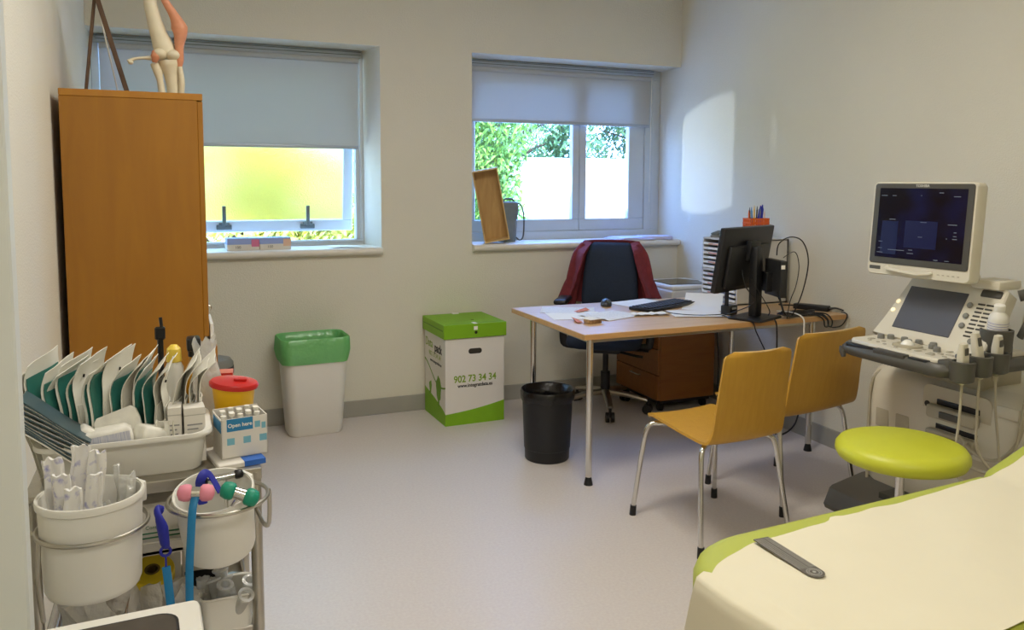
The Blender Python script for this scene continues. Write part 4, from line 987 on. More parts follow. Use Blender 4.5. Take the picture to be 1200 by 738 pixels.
# sloping touch panel housing
Mp = Matrix.Translation((-.262, .01, .812)) @ Matrix.Rotation(rad(-58), 4, 'Y')
bm = B(); poly = [(-.01, .235), (.06, .215), (.20, .185), (.25, .175), (.26, .15), (.26, -.215), (.245, -.24), (.05, -.25), (-.03, -.25)]
prism(bm, poly, -.05, .012, Mp, bev=.006); tpn = mesh('touch_panel_housing', bm, M['cream'], us, 40)
bm = B(); box(bm, .028, .215, -.10, .155, .0115, .0145, .002, 1, Mp); mesh('touch_screen', bm, mat('touch_glass', (88, 90, 98), .08, spec=.8), tpn)
bm = B()
for r_ in range(9):
    for c_ in range(2):
        x = .045 + r_ * .0165; y = -.165 - c_ * .034 
        box(bm, x, x + .0065, y - .014, y + .014, .011, .0145, .001, 1, Mp)
mesh('slider_slots', bm, mat('slot_dark', (60, 58, 52), .5), tpn)
bm = B(); box(bm, .212, .24, -.225, -.145, .0115, .0135, .003, 1, Mp); mesh('slider_label', bm, M['dgrey'], tpn)
for x, y in ((.10, .185), (.14, .18)):
    bm = B(); prism(bm, [(x + .009 * math.cos(a), y + .009 * math.sin(a)) for a in [2 * PI * k / 20 for k in range(20)]], .011, .017, Mp, bev=.001); mesh('lit_button', bm, emis('button_glow', (255, 240, 200), .6), tpn)
for x, y in ((.17, -.125), (.125, -.128), (.085, -.13), (.03, -.19)):
    bm = B(); prism(bm, [(x + .011 * math.cos(a), y + .011 * math.sin(a)) for a in [2 * PI * k / 20 for k in range(20)]], .011, .022, Mp, bev=.003); mesh('rotary_knob', bm, M['grey'], tpn)
# controls on the flat panel
bm = B(); lathe(bm, [(.055, .8018), (.055, .808), (.04, .812), (.03, .808)], 32, (-.36, .0, 0), sx=.9); mesh('trackball_ring', bm, M['cream_d'], keyb)
bm = B(); bmesh.ops.create_uvsphere(bm, u_segments=20, v_segments=12, radius=.024, matrix=Matrix.Translation((-.36, 0, .803))); mesh('trackball', bm, mat('trackball_white', (240, 238, 228), .15), keyb)
for (x, y) in ((-.30, .13), (-.295, .07), (-.29, .01), (-.285, -.05), (-.325, .155), (-.32, .03), (-.315, -.07), (-.345, -.115)):
    bm = B(); lathe(bm, [(0, .80), (.012, .80), (.0135, .803), (.0125, .818), (.010, .82), (0, .82)], 18, (x, y, 0), cap0=False, cap1=False); mesh('rotary_knob', bm, M['grey'], keyb)
bm = B()
for x, y, w_, h_ in ((-.37, .16, .03, .016), (-.40, .14, .012, .012), (-.40, .10, .012, .012), (-.41, .06, .012, .012), (-.42, .0, .014, .012), (-.41, -.05, .014, .012), (-.40, -.08, .03, .014), (-.39, -.13, .014, .02), (-.37, -.15, .014, .02), (-.41, -.14, .02, .03), (-.36, -.18, .012, .03), (-.31, -.14, .03, .012), (-.29, -.17, .012, .012), (-.40, -.19, .014, .014), (-.31, -.2, .02, .02), (-.37, .10, .014, .014), (-.36, -.07, .014, .02), (-.385, -.04, .014, .014)):
    box(bm, x - w_ / 2, x + w_ / 2, y - h_ / 2, y + h_ / 2, .8, .8055, .002, 1)
mesh('button_set', bm, mat('button_beige', (170, 164, 146), .5), keyb)
# monitor on its arm
Mo = Matrix.Translation((-.245, .047, 1.262)) @ Matrix.Rotation(rad(4), 4, 'Z') @ Matrix.Rotation(rad(4), 4, 'Y') @ Matrix.Diagonal((1, .90, .865, 1))
def mb(*a): return a
bm = B(); prism(bm, rrect(.485, .425, .022), -.028, .03, Mo @ Matrix(((0, 0, -1, 0), (-1, 0, 0, 0), (0, 1, 0, 0), (0, 0, 0, 1))), bev=.006); mon = mesh('monitor_housing', bm, M['cream'], us, 40)
Mf = Mo @ Matrix(((0, 0, -1, 0), (-1, 0, 0, 0), (0, 1, 0, 0), (0, 0, 0, 1)))
bm = B(); prism(bm, rrect(.462, .365, .012, cy=.022), .0295, .0335, Mf, bev=.0015); bz = mesh('screen_bezel', bm, mat('bezel_grey', (74, 72, 66), .4), mon)
def screen_mat():
    m = mat('ultrasound_screen', (6, 7, 14), .15); nt = m.node_tree; b = nt.nodes['Principled BSDF']
    tc = nt.nodes.new('ShaderNodeTexCoord'); n = nt.nodes.new('ShaderNodeTexNoise'); n.inputs['Scale'].default_value = 7
    nt.links.new(tc.outputs['Object'], n.inputs['Vector']); rp = nt.nodes.new('ShaderNodeValToRGB')
    rp.color_ramp.elements[0].position = .42; rp.color_ramp.elements[0].color = (.001, .001, .003, 1); rp.color_ramp.elements[1].position = .75; rp.color_ramp.elements[1].color = (.003, .005, .03, 1)
    nt.links.new(n.outputs['Fac'], rp.inputs[0]); nt.links.new(rp.outputs[0], b.inputs['Emission Color']); b.inputs['Emission Strength'].default_value = 1.0
    return m
bm = B(); prism(bm, rrect(.408, .315, .003, cy=.026), .033, .0342, Mf); scr = mesh('screen', bm, screen_mat(), mon)
bm = B(); prism(bm, rrect(.15, .12, .002, cx=.01, cy=-.02), .0341, .0345, Mf); prism(bm, rrect(.08, .15, .002, cx=-.14, cy=-.04), .0341, .0345, Mf); mesh('image_area', bm, emis('screen_navy', (8, 12, 56), .2), scr)
bm = B()
for x, y, w_ in ((-.13, .043, .03), (.02, .035, .03), (.15, .03, .04), (.165, -.002, .012), (.165, -.018, .015), (.165, -.03, .02), (-.10, -.095, .08), (.09, .165, .02), (-.13, .15, .02), (.0, .152, .004), (.16, .15, .03), (.09, -.125, .02), (.14, -.125, .02), (.01, -.03, .02), (-.18, .15, .03), (-.03, -.09, .02), (-.03, -.105, .03), (-.18, -.06, .02), (-.18, -.09, .02), (-.18, -.11, .03), (.13, -.03, .006)):
    prism(bm, rrect(w_, .0026, .0008, 1, x, y), .0344, .0348, Mf)
mesh('screen_text', bm, emis('screen_pale', (110, 120, 130), .2), scr)
text('lettering', 'TOSHIBA', .0155, mat('logo_silver', (196, 194, 186), .4), bz, Mf @ Matrix.Translation((.0, .1945, .0336)), .0002, bold=True)
bm = B(); prism(bm, rrect(.055, .016, .002, cx=-.2, cy=-.181), .0295, .0315, Mf); lab = mesh('name_plate', bm, M['dgrey'], mon)
bm = B(); tube(bm, [Mf @ V(-.135, -.172, .03), Mf @ V(-.12, -.182, .043), Mf @ V(.0, -.192, .046), Mf @ V(.06, -.188, .042), Mf @ V(.075, -.182, .03)], .008, 8, sm=5, flat=(1, .7)); mesh('monitor_handle', bm, M['cream'], mon)
bm = B()
for k in range(5): prism(bm, rrect(.009, .004, .0015, 2, .105 + .022 * k, -.186), .0295, .032, Mf)
mesh('monitor_buttons', bm, M['cream_d'], mon)
bm = B(); box(bm, -.205, -.10, -.05, .10, 1.085, 1.14, .015, 2); tube(bm, [(-.12, .02, 1.11), (-.04, .01, 1.08), (-.0, .0, .95), (-.02, .0, .80)], .04, 12, sm=5); mesh('monitor_arm', bm, M['cream'], us)
Lb('arm_cover', us, M['cream'], (-.17, -.05, -.215, -.10, 1.058, 1.092), r=.008)
for ch in (bump, keyb): ch.location.z += .03
tpn.location.z += .03
# side handle
bm = B(); tube(bm, [(-.10, -.24, 1.04), (-.07, -.275, 1.05), (-.09, -.30, 1.02), (-.13, -.30, .96), (-.14, -.28, .90)], .016, 10, sm=6, flat=(.7, 1.3)); mesh('side_handle', bm, M['dgrey'], us)
# probe holders on the near side
hold = [(-.43, -.285, .818), (-.352, -.29, .832), (-.262, -.285, .835)]
for i, (x, y, z) in enumerate(hold):
    bm = B(); lathe(bm, [(.030, -.05), (.038, -.045), (.041, .02), (.033, .022), (.03, -.03)], 24, (x, y, z), cap0=False, cap1=False)
    box(bm, x - .025, x + .03, y + .025, y + .08, z - .025, z + .015, .006, 2)
    mesh('probe_holder', bm, M['dgrey'], us)
bm = B(); lathe(bm, [(0, -.06), (.046, -.06), (.05, -.05), (.054, .02), (.046, .022), (.044, -.045), (0, -.045)], 24, (-.20, -.235, .905), cap0=False, cap1=False); box(bm, -.24, -.14, -.26, -.18, .80, .87, .008, 2); mesh('bottle_holder', bm, M['dgrey'], us)
bm = B(); tube(bm, [(-.08, -.27, 1.03), (-.10, -.30, 1.04), (-.11, -.325, 1.02), (-.115, -.325, .98)], .011, 10, sm=5); tube(bm, [(-.03, -.22, .90), (-.08, -.27, 1.03)], .014, 10); mesh('cable_hanger', bm, M['cream'], us)
ox, oy = 2.90, 2.17
pl = ['slim cream ultrasound probe nearest the front of the console', 'tall cream ultrasound probe in the middle holder', 'short cream ultrasound probe in the rear holder below the white bottle']
for i, (x, y, z) in enumerate(hold):
    X, Y = ox + x, oy + y
    t = thing('ultrasound_probe', pl[i], 'ultrasound probe', (X, Y, z - .03), group='ultrasound probes in the console holders')
    h_ = (.085, .10, .085)[i]; a = rad((4, -6, 5)[i])
    Mq = Matrix.Rotation(a, 4, 'X') @ Matrix.Rotation(rad(-6), 4, 'Y')
    bm = B(); rs = []
    for zz, w_, d_ in ((-.03, .010, .010), (.0, .02, .018), (.03, .026, .022), (.03 + h_ * .5, .026, .022), (.03 + h_ * .8, .022, .018), (.03 + h_, .018, .015)):
        rs.append([Mq @ V(p[0], p[1], zz) for p in rrect(w_ * 1.4, d_ * 1.3, d_ * .4, 4)])
    rings(bm, rs); mesh('probe_body', bm, M['cream'], t, 50)
    bm = B(); box(bm, -.009, .009, -.0155, -.0125, .03 + h_ * .55, .03 + h_ * .85, .002, 1, Mq); mesh('probe_mark', bm, M['dgrey'], t)
    bm = B()
    if i == 2: cyl(bm, (0, 0, -.05), (0.0, -.0, -.03), .009, .011); 
    P0 = [[(0, 0, -.03), (-.003, .0, -.15), (-.01, .01, -.3), (0.03, .06, -.35), (.19, .12, -.30), (.222, .14, -.302)],
          [(0, 0, -.03), (.0, .0, -.16), (.0, -.01, -.28), (.05, -.05, -.36), (.13, -.045, -.33), (.18, -.045, -.1), (.215, -.04, .08), (.232, -.03, .165)],
          [(0, 0, -.04), (.01, .0, -.16), (.03, -.005, -.30), (.04, -.01, -.45), (.0, .0, -.55), (-.02, .05, -.60), (.03, .10, -.62)]][i]
    tube(bm, P0, .0045, 8, sm=8); mesh('probe_cable', bm, M['cream_d'], t)
for i, pts in enumerate(([(2.775, 1.85, .985), (2.76, 1.835, .86), (2.73, 1.83, .70), (2.715, 1.84, .55), (2.70, 1.90, .46), (2.695, 1.98, .45), (2.70, 2.06, .50)], [(2.785, 1.84, .985), (2.79, 1.815, .85), (2.76, 1.81, .65), (2.72, 1.83, .50), (2.70, 1.90, .41), (2.69, 2.00, .40), (2.70, 2.06, .44)], [(2.78, 1.845, .985), (2.775, 1.825, .80), (2.74, 1.825, .55), (2.715, 1.86, .40), (2.695, 1.93, .34), (2.69, 2.03, .33), (2.70, 2.07, .40)])):
    bm = B(); tube(bm, pts, .006, 8, sm=8)
    mesh('hanging_cable', bm, M['cream_d'], us).matrix_parent_inverse = Matrix.Translation((-2.90, -2.17, 0))
t = thing('gel_bottle', 'white ultrasound gel bottle standing in the console holder', 'bottle', (ox - .20, oy - .235, .861))
Mq = rotm(rad(6), rad(-5), 0)
bm = B(); lathe(bm, [(0, .0), (.029, .0), (.032, .006), (.032, .105), (.029, .118), (.018, .130), (.016, .136), (0, .136)], 28, M=Mq, cap0=False, cap1=False); mesh('bottle_body', bm, M['white'], t, 50)
bm = B(); lathe(bm, [(.017, .134), (.018, .136), (.018, .155), (.015, .158), (0, .158)], 24, M=Mq, cap0=False, cap1=False); mesh('cap', bm, M['paper'], t)
bm = B(); lathe(bm, [(.0324, .05), (.0324, .10)], 28, M=Mq, cap0=False, cap1=False); 
lb_ = mesh('printed_label', bm, mat('bottle_label', (226, 224, 220), .5), t)
bm = B()
for k in range(5):
    lathe(bm, [(.0328, .056 + k * .009), (.0328, .058 + k * .009)], 28, M=Mq, cap0=False, cap1=False)
mesh('label_print', bm, mat('label_lines', (150, 150, 190), .5), lb_)
M['crinkle'] = translucent('crinkled_film', (244, 242, 238), 0.5, 0.2, 0.22, 0.2, 0.9, 70)
# ------------------------------------------------------------------ steel trolley
TX0, TX1, TY0, TY1 = -.268, .155, 1.79, 2.17
tr = thing('steel_trolley', 'stainless steel treatment trolley loaded with supplies in the left foreground', 'trolley', ((TX0 + TX1) / 2, (TY0 + TY1) / 2, 0))
cx_, cy_ = tr.location.x, tr.location.y
def L_(x, y, z): return (x - cx_, y - cy_, z)
for x in (TX0, TX1):
    for y in (TY0, TY1):
        bm = B(); cyl(bm, L_(x, y, .07), L_(x, y, .812), .0125, seg=16); lg = mesh('post', bm, M['steel'], tr)
        bm = B(); cyl(bm, L_(x - .012, y, .035), L_(x + .012, y, .035), .035, seg=20); cyl(bm, L_(x, y, .04), L_(x, y, .08), .009); mesh('castor', bm, M['dgrey'], lg)
for z, nm in ((.795, 'top_shelf'), (.655, 'upper_shelf'), (.43, 'lower_shelf')):
    bm = B(); x0, x1, y0, y1 = TX0 - cx_ + .005, TX1 - cx_ - .005, TY0 - cy_ + .005, TY1 - cy_ - .005
    if nm == 'top_shelf': x0 -= .018; x1 += .018; y0 -= .016; y1 += .016
    box(bm, x0, x1, y0, y1, z, z + .012 if nm != 'top_shelf' else z + .026, .003, 2)
    if nm != 'top_shelf':
        for a in ((x0, x1, y0, y0 + .008), (x0, x1, y1 - .008, y1), (x0, x0 + .008, y0, y1), (x1 - .008, x1, y0, y1)): box(bm, *a, z, z + .03, .003, 1)
    mesh(nm, bm, M['steel'], tr)
Zs, Zu, Zl = .821, .667, .442
def ring_holder(cx, cy, z, r, side):
    bm = B(); tube(bm, [L_(cx + r * math.cos(a), cy + r * math.sin(a), z) for a in [2 * PI * k / 48 for k in range(48)]], .0042, 8, True)
    x = TX0 if side < 0 else TX1
    if side < 0:
        tube(bm, [L_(cx - r, cy - .01, z), L_(x - .005, cy + .02, z + .005), L_(x - .005, TY0, z + .005)], .0042, 8)
        tube(bm, [L_(cx - r + .012, cy - .05, z), L_(cx - r + .008, cy - .05, z - .06), L_(cx - r + .012, cy - .04, z - .15), L_(x, TY0, z - .15)], .0042, 8)
    else:
        tube(bm, [L_(cx + r, cy, z), L_(cx + r + .004, cy + .012, z - .01), L_(cx + r + .003, cy + .02, z - .075), L_(cx + r - .005, cy + .04, z - .085), L_(x, TY0, z - .085)], .0045, 8, sm=3)
    return mesh('ring_holder', bm, M['steel'], tr)
P1 = (-.151, 1.645); P2 = (.072, 1.655)
ring_holder(P1[0] + .002, P1[1], .80, .094, -1)
ring_holder(P2[0] + .001, P2[1], .815, .094, 1)
def pot(label, loc, ry, rx, s, hgt):
    t = thing('supply_pot', label, 'pot', loc, 0, group='white supply pots on the trolley front')
    t.rotation_euler = (rx, ry, 0)
    bm = B(); lathe(bm, [(0, 0), (.068 * s, 0), (.078 * s, .006), (.082 * s, .016), (.0885 * s, hgt), (.0855 * s, hgt), (.078 * s, .02), (0, .012)], 48, cap0=False, cap1=False); b = mesh('body', bm, M['white'], t, 40)
    bm = B(); lathe(bm, [(.0885 * s, hgt - .012), (.0915 * s, hgt - .010), (.0925 * s, hgt - .002), (.091 * s, hgt + .003), (.087 * s, hgt + .003), (.0855 * s, hgt - .008)], 48, cap0=False, cap1=False); rm = mesh('rim', bm, M['white'], t, 40)
    bm = B(); box(bm, .084 * s, .105 * s, -.015, .015, hgt - .045, hgt - .005, .004, 2, rotm(0, 0, rad(35))); mesh('rim_lug', bm, M['white'], rm)
    return t
pot1 = pot('larger white pot at the left of the trolley front, holding wrapped packets', (P1[0], P1[1], .678), 0, 0, 1.0, .182)
pot2 = pot('smaller tilted white pot at the right of the trolley front, holding hammers', (P2[0] + .004, P2[1] + .035, .692), rad(-5), rad(13), .84, .140)
# packets in the left pot
def packet(bm, p, w, h, lean, yaw, seed, th=.006):
    Mx = Matrix.Translation(p) @ rotm(lean[0], lean[1], yaw)
    def f(u, v):
        x = (u - .5) * w; z = v * h
        y = .006 * noise.noise(V(u * 3 + seed, v * 5, 1)) + .005 * math.sin(u * 6 + seed)
        x2 = x + .004 * noise.noise(V(v * 6, seed, u))
        return Mx @ V(x2, y, z + .006 * noise.noise(V(u * 4, seed, 9)) * v)
    sheet(bm, f, 10, 16, th)
pm = mat('printed_wrapper', (232, 230, 226), .6, c2=(150, 150, 200), vs=55); 
n_ = [x for x in pm.node_tree.nodes if x.type == 'MAP_RANGE'][0]; n_.inputs[1].default_value = .55; n_.inputs[2].default_value = .72
names = ['leftmost', 'second from left', 'middle', 'foremost', 'second from right', 'rightmost', 'shortest']
for i, (x, y, w, h, a, b, yw) in enumerate(((-.20, 1.655, .034, .235, -4, -4, 10), (-.188, 1.63, .032, .215, 2, -2, -15), (-.172, 1.665, .034, .25, -3, 3, 20), (-.180, 1.605, .03, .20, 4, 2, 0), (-.152, 1.65, .034, .245, -2, 5, -20), (-.145, 1.62, .03, .215, 3, 4, 15), (-.128, 1.60, .028, .10, 3, 6, 0))):
    bm = B(); packet(bm, V(-.196 + (x + .2) * .75, y, .694), w * .9, h, (rad(a), rad(b)), rad(yw), i * 3.1, .005)
    tag(mesh('wrapped_packet', bm, pm, None, 60), f'white printed paper packet upright in the left pot, {names[i]}', 'packet', 'paper packets in the left pot')
cn_ = ['leftmost', 'middle', 'rightmost', 'rearmost']
for i, (x, y, h, b) in enumerate(((-.115, 1.635, .15, -8), (-.10, 1.66, .185, 6), (-.09, 1.64, .18, 12), (-.10, 1.70, .19, 8))):
    bm = B(); packet(bm, V(x, y, .694), .03, h, (rad(-3), rad(b)), rad(30 * i), i * 7.7, .003)
    tag(mesh('clear_packet', bm, M['clear'], None, 60), f'clear plastic packet in the left pot, {cn_[i]} of the clear ones', 'packet', 'clear packets in the left pot')

# hammers in the right pot
def mallet(name, label, hm, c, axis, L, r, band, handle=None, hmat=None, hr=.004, flat=None):
    t = thing(name, label, 'reflex hammer', c, group='reflex hammers in the right pot')
    a = V(*axis).normalized()
    for s in (-1, 1):
        bm = B(); p0 = a * (s * band / 2); p1 = a * (s * L / 2)
        tube(bm, [p0, p0.lerp(p1, .15), p0.lerp(p1, .5), p0.lerp(p1, .85), p1], [r * .75, r, r * 1.02, r * .85, r * .3], 16); mesh('rubber_head', bm, hm, t, 50)
    bm = B(); cyl(bm, -a * (band / 2 + .002), a * (band / 2 + .002), r * .72, seg=20); mesh('metal_collar', bm, M['chrome'], t)
    if handle:
        bm = B(); tube(bm, handle, hr, 8, sm=6, flat=flat); mesh('handle', bm, hmat or M['chrome'], t)
    return t
mallet('reflex_hammer', 'reflex hammer with pink rubber heads and long blue handle', M['pink'], (.030, 1.58, .858), (1, -.15, -.08), .066, .0155, .015,
       [(0, 0, 0), (-.004, -.012, -.012), (-.008, -.02, -.03), (-.012, -.022, -.08), (-.016, -.02, -.14), (-.018, -.018, -.235)], M['cyan'], .0060, (1.25, .5))
mallet('reflex_hammer', 'reflex hammer with green rubber heads and silver collar', M['tealgreen'], (.108, 1.585, .842), (1, -.25, -.40), .075, .0165, .020,
       [(0, 0, 0), (-.03, .02, -.06), (-.05, .05, -.14)], M['chrome'], .004)
mallet('reflex_hammer', 'slim metal reflex hammer with black tips at the back of the pot', M['black'], (.080, 1.69, .842), (1, .1, .05), .088, .0095, .052,
       [(.008, 0, 0), (.009, -.006, -.06), (.010, -.012, -.13)], M['chrome'], .0035)
bm = B(); tube(bm, [(.044, 1.672, .80), (.040, 1.66, .84), (.040, 1.65, .855), (.046, 1.655, .865), (.056, 1.665, .862), (.066, 1.66, .846), (.076, 1.65, .826)], .0085, 10, sm=6, flat=(.35, 1.1))
tag(mesh('strap', bm, M['navy'], None, 60), 'dark blue strap looped at the back of the right pot', 'strap')
t = thing('lanyard', 'dark blue clip with light blue lanyard hanging from the right ring', 'lanyard', (-.03, 1.606, .805))
bm = B(); tube(bm, [(.0, .016, .012), (-.008, .006, .018), (-.006, -.01, .012), (.0, -.012, -.01), (.003, -.01, -.04), (.005, -.008, -.05)], [.008, .01, .009, .014, .012, .009], 10, sm=5, flat=(.6, 1)); mesh('strap_loop', bm, M['navy'], t, 60)
bm = B(); tube(bm, [(.004 + .0085 * math.cos(a), -.009, -.058 + .009 * math.sin(a)) for a in [2 * PI * k / 20 for k in range(20)]], .0028, 8, True); tube(bm, [(.004, -.009, -.067), (.004, -.009, -.09)], .002, 6); mesh('ring', bm, M['navy'], t)
bm = B(); tube(bm, [(.004, -.009, -.088), (.006, -.009, -.11), (.010, -.008, -.17), (.014, -.006, -.235)], .0075, 8, flat=(.3, 1.0)); mesh('lanyard_band', bm, M['cyan'], t)

# ------------------------------------------------------------------ white instrument tray on the top shelf
ty = thing('instrument_tray', 'deep white plastic tray on the trolley top full of pouches', 'tray', (-.098, 1.905, Zs))
bm = B(); w0, d0 = .315, .20
def r3(w, d, r, z): return [V(x, y, z) for x, y in rrect(w, d, r, 6)]
rings(bm, [r3(w0 - .03, d0 - .03, .03, 0), r3(w0 - .022, d0 - .022, .032, .004), r3(w0, d0, .036, .078), r3(w0 + .022, d0 + .022, .045, .082), r3(w0 + .024, d0 + .024, .046, .077), r3(w0 + .026, d0 + .026, .046, .082), r3(w0 + .022, d0 + .022, .045, .087), r3(w0 - .006, d0 - .006, .034, .084), r3(w0 - .028, d0 - .028, .03, .006)])
mesh('tray_body', bm, M['white'], ty, 40)
# sterile pouches standing like files
N = 21
for i in range(N):
    f = i / (N - 1)
    x = -.232 + .268 * f; y = 1.925 + .012 * R.uniform(-1, 1)
    ss = min(1, max(0, (f - .48) / .25)); yaw = rad(60 + 24 * ss + R.uniform(-7, 7)); lean = rad(-11 + 15 * f + R.uniform(-3, 3)); hgt = .236 - .025 * f + R.uniform(-.018, .016)
    wd = .105 + R.uniform(-.01, .01)
    teal = i in (1, 2, 4, 5, 7, 8, 10, 12, 13, 14) 
    pos = ['leftmost', 'second from left', 'third from left', 'fourth from left', 'fifth from left', 'sixth from left', 'seventh from left', 'eighth from left', 'ninth from left', 'tenth from left', 'middle one', 'tenth from right', 'ninth from right', 'eighth from right', 'seventh from right', 'sixth from right', 'fifth from right', 'fourth from right', 'third from right', 'second from right', 'rightmost'][i]
    t = thing('sterile_pouch', f"white paper sterile pouch {'with teal film ' if teal else ''}filed upright in the tray, {pos}", 'pouch', (x, y, Zs + .008), 0, 'sterile pouches filed in the white tray')
    Mx = rotm(0, lean, 0) @ Matrix.Rotation(yaw, 4, 'Z')
    sd = i * 5.3; curl = R.uniform(.02, .07); fold = R.uniform(-.01, .02)
    def f1(u, v, off=0.0, a=0.0, b=1.0, top=1.0):
        uu = a + (b - a) * u; vv = v * top
        z = vv * hgt + (.016 * (uu - .3) if vv > .8 else 0) * (vv - .8) * 5
        yy = .006 * noise.noise(V(uu * 2, vv * 3, sd)) - curl * max(0, vv - .72) ** 2 * 8 + off + fold * max(0, vv - .6)
        xx = (uu - .5) * wd * (1 - .25 * max(0, vv - .86) * 4 * abs(uu - .5))
        return Mx @ V(xx, yy, z)
    bm = B(); sheet(bm, f1, 10, 20, .0012); mesh('paper_back', bm, M['tissue'], t, 60)
    bm = B(); sheet(bm, lambda u, v: f1(u, v, -.0022 - .0035 * math.sin(PI * u), .05, .95, .88 if teal else .60), 8, 14, .0015); mesh('film_front', bm, M['teal'] if teal else M['tissue'], t, 60)
    if i % 3 != 2:
        bm = B(); p = f1(.3 + .2 * (i % 2), .84, -.0022); q = f1(.3 + .2 * (i % 2), .865, -.0022); tube(bm, [p, q], .0022, 6); mesh('seal_mark', bm, M['black'], t)
# bundle leaning out of the tray on the left
for i in range(9):
    t = thing('sterile_pouch', 'grey-teal film pouch in the bundle leaning over the left tray edge, ' + ['lowest', 'second from bottom', 'third from bottom', 'fourth from bottom', 'middle', 'fourth from top', 'third from top', 'second from top', 'topmost'][i], 'pouch', (-.262, 1.83, .960), 0, 'pouches leaning over the left tray edge')
    o_ = i * .0062 - .022
    # bundle axis runs down to the right; sheets are seen edge-on
    Mx = Matrix.Rotation(rad(38), 4, 'Y')
    def g(u, v, k=0): return Mx @ V((u - .30) * .155, (v - .5) * .08, o_ + k + .003 * math.sin(u * 4 + i))
    bm = B(); sheet(bm, g, 10, 4, .0028); mesh('pouch_sheet', bm, M['tissue'] if i == 0 else M['tealdark'], t, 60)
    if 0 < i < 8:
        bm = B(); sheet(bm, lambda u, v: g(u, v, .0021), 10, 4, .0006); mesh('paper_edge', bm, M['tissue'], t, 60)
# gauze packs at the front of the tray
gz = mat('gauze_pack', (234, 232, 222), .7, c2=(214, 212, 204), vs=40); gzb = mat('gauze_print', (150, 158, 190), .6, c2=(220, 218, 214), vs=20, stretch=(80, 1, 1))
def pack(label, x, y, z, w, d, h, rot, m=gz, extra=None):
    t = thing('gauze_pack', label, 'gauze pack', (x, y, z), 0, 'gauze packs in the white tray'); t.rotation_euler = rot
    bm = B(); rs = []
    for zz, s in ((0, .86), (h * .15, 1), (h * .5, 1.04), (h * .85, 1), (h, .82)):
        ring = []
        for px, py in rrect(w * s, d * s, min(w, d) * .15, 4): ring.append(V(px, py, zz + .003 * noise.noise(V(px * 60, py * 60, x * 90))))
        rings_in = ring; rs.append(ring)
    rings(bm, rs); mesh('pack_body', bm, m, t, 60)
    if extra:
        bm = B(); box(bm, -w * .46, w * .46, -d / 2 - .001, -d / 2 + .004, h * .1, h * .85); mesh('printed_side', bm, gzb, t)
    return t
zt = Zs + .055
pack('small rounded white gauze roll at the left front of the tray', -.185, 1.848, zt + .012, .045, .04, .045, (0, rad(35), rad(10)))
pack('stack of white gauze with blue printed side at the tray front', -.133, 1.84, zt, .10, .05, .05, (0, rad(-6), rad(4)), extra=True)
pack('white gauze sheet pack standing up behind the printed stack', -.105, 1.862, zt + .022, .085, .02, .055, (rad(-15), rad(-18), 0))
pack('crumpled white gauze pack in the middle front of the tray', -.06, 1.842, zt, .055, .05, .046, (0, rad(20), rad(30)))
for i, x in enumerate((-.032, -.016, .0)):
    bm = B(); packet(bm, V(x, 1.85, Zs + .012), .03, .095, (0, 0), rad(60), i * 9.0, .002)
    tag(mesh('tissue_sheet', bm, M['tissue'], None, 60), ['leftmost', 'middle', 'rightmost'][i] + ' of three white folded tissues standing beside the small boxes in the tray', 'tissue', 'folded tissues in the tray')
def small_box(label, x, y, w, d, h, rz, z=Zs + .009):
    t = thing('small_carton', label, 'carton', (x, y, z), rz, 'small white cartons in the tray')
    bm = B(); box(bm, -w / 2, w / 2, -d / 2, d / 2, 0, h, .001, 1); b = mesh('carton', bm, M['card'], t)
    bm = B()
    for k in range(7): box(bm, -w * .36, w * (.36 - .1 * (k % 3)), -d / 2 - .0006, -d / 2 + .001, h * (.2 + .08 * k), h * (.2 + .08 * k) + .003)
    mesh('printed_lines', bm, mat('print_grey', (150, 150, 150), .6), b)
    bm = B(); box(bm, -w / 2 - .0005, w / 2 + .0005, -d / 2 - .0005, d / 2 + .0005, h * .86, h * .875); mesh('lid_seam', bm, mat('seam', (180, 178, 170), .6), b)
small_box('narrow white medicine carton left of the wider one in the tray', -.002, 1.868, .027, .05, .125, rad(-3))
small_box('wider white medicine carton at the right end of the tray', .036, 1.868, .043, .045, .120, rad(3))

# ------------------------------------------------------------------ things behind and right of the tray
t = thing('spray_bottle', 'small amber bottle with black trigger behind the tray', 'bottle', (.045, 2.115, Zs))
bm = B(); lathe(bm, [(0, 0), (.022, 0), (.024, .004), (.024, .15), (.012, .175), (.01, .19), (0, .19)], 24, cap0=False, cap1=False); mesh('bottle_body', bm, mat('amber', (206, 150, 30), .3), t, 50)
bm = B(); cyl(bm, (0, 0, .188), (0, 0, .205), .013); box(bm, -.016, .016, -.035, .012, .205, .238, .006, 2); tube(bm, [(0, -.03, .21), (0, -.036, .19), (0, -.03, .172)], .005, 8); mesh('trigger', bm, M['black'], t)
t = thing('capped_bottle', 'white bottle with yellow cap tucked at the right end of the pouches', 'bottle', (.048, 2.03, Zs))
t.location.y = 2.09; t.location.x = .0
bm = B(); lathe(bm, [(0, 0), (.02, 0), (.021, .004), (.021, .17), (.014, .185), (0, .185)], 24, cap0=False, cap1=False); mesh('bottle_body', bm, M['white'], t, 50)
bm = B(); lathe(bm, [(.016, .183), (.018, .185), (.016, .215), (.008, .224), (0, .225)], 24, cap0=False, cap1=False); mesh('cap', bm, mat('cap_yellow', (236, 206, 80), .4), t)
t = thing('hanging_clip', 'black clip sticking up behind the pouches against the cabinet', 'clip', (-.03, 2.14, Zs))
bm = B(); cyl(bm, (0, 0, 0), (0, 0, .235), .007); box(bm, -.012, .012, -.006, .006, .23, .262, .003, 1); cyl(bm, (.004, 0, .26), (.002, 0, .285), .004); mesh('clip_stem', bm, M['black'], t)
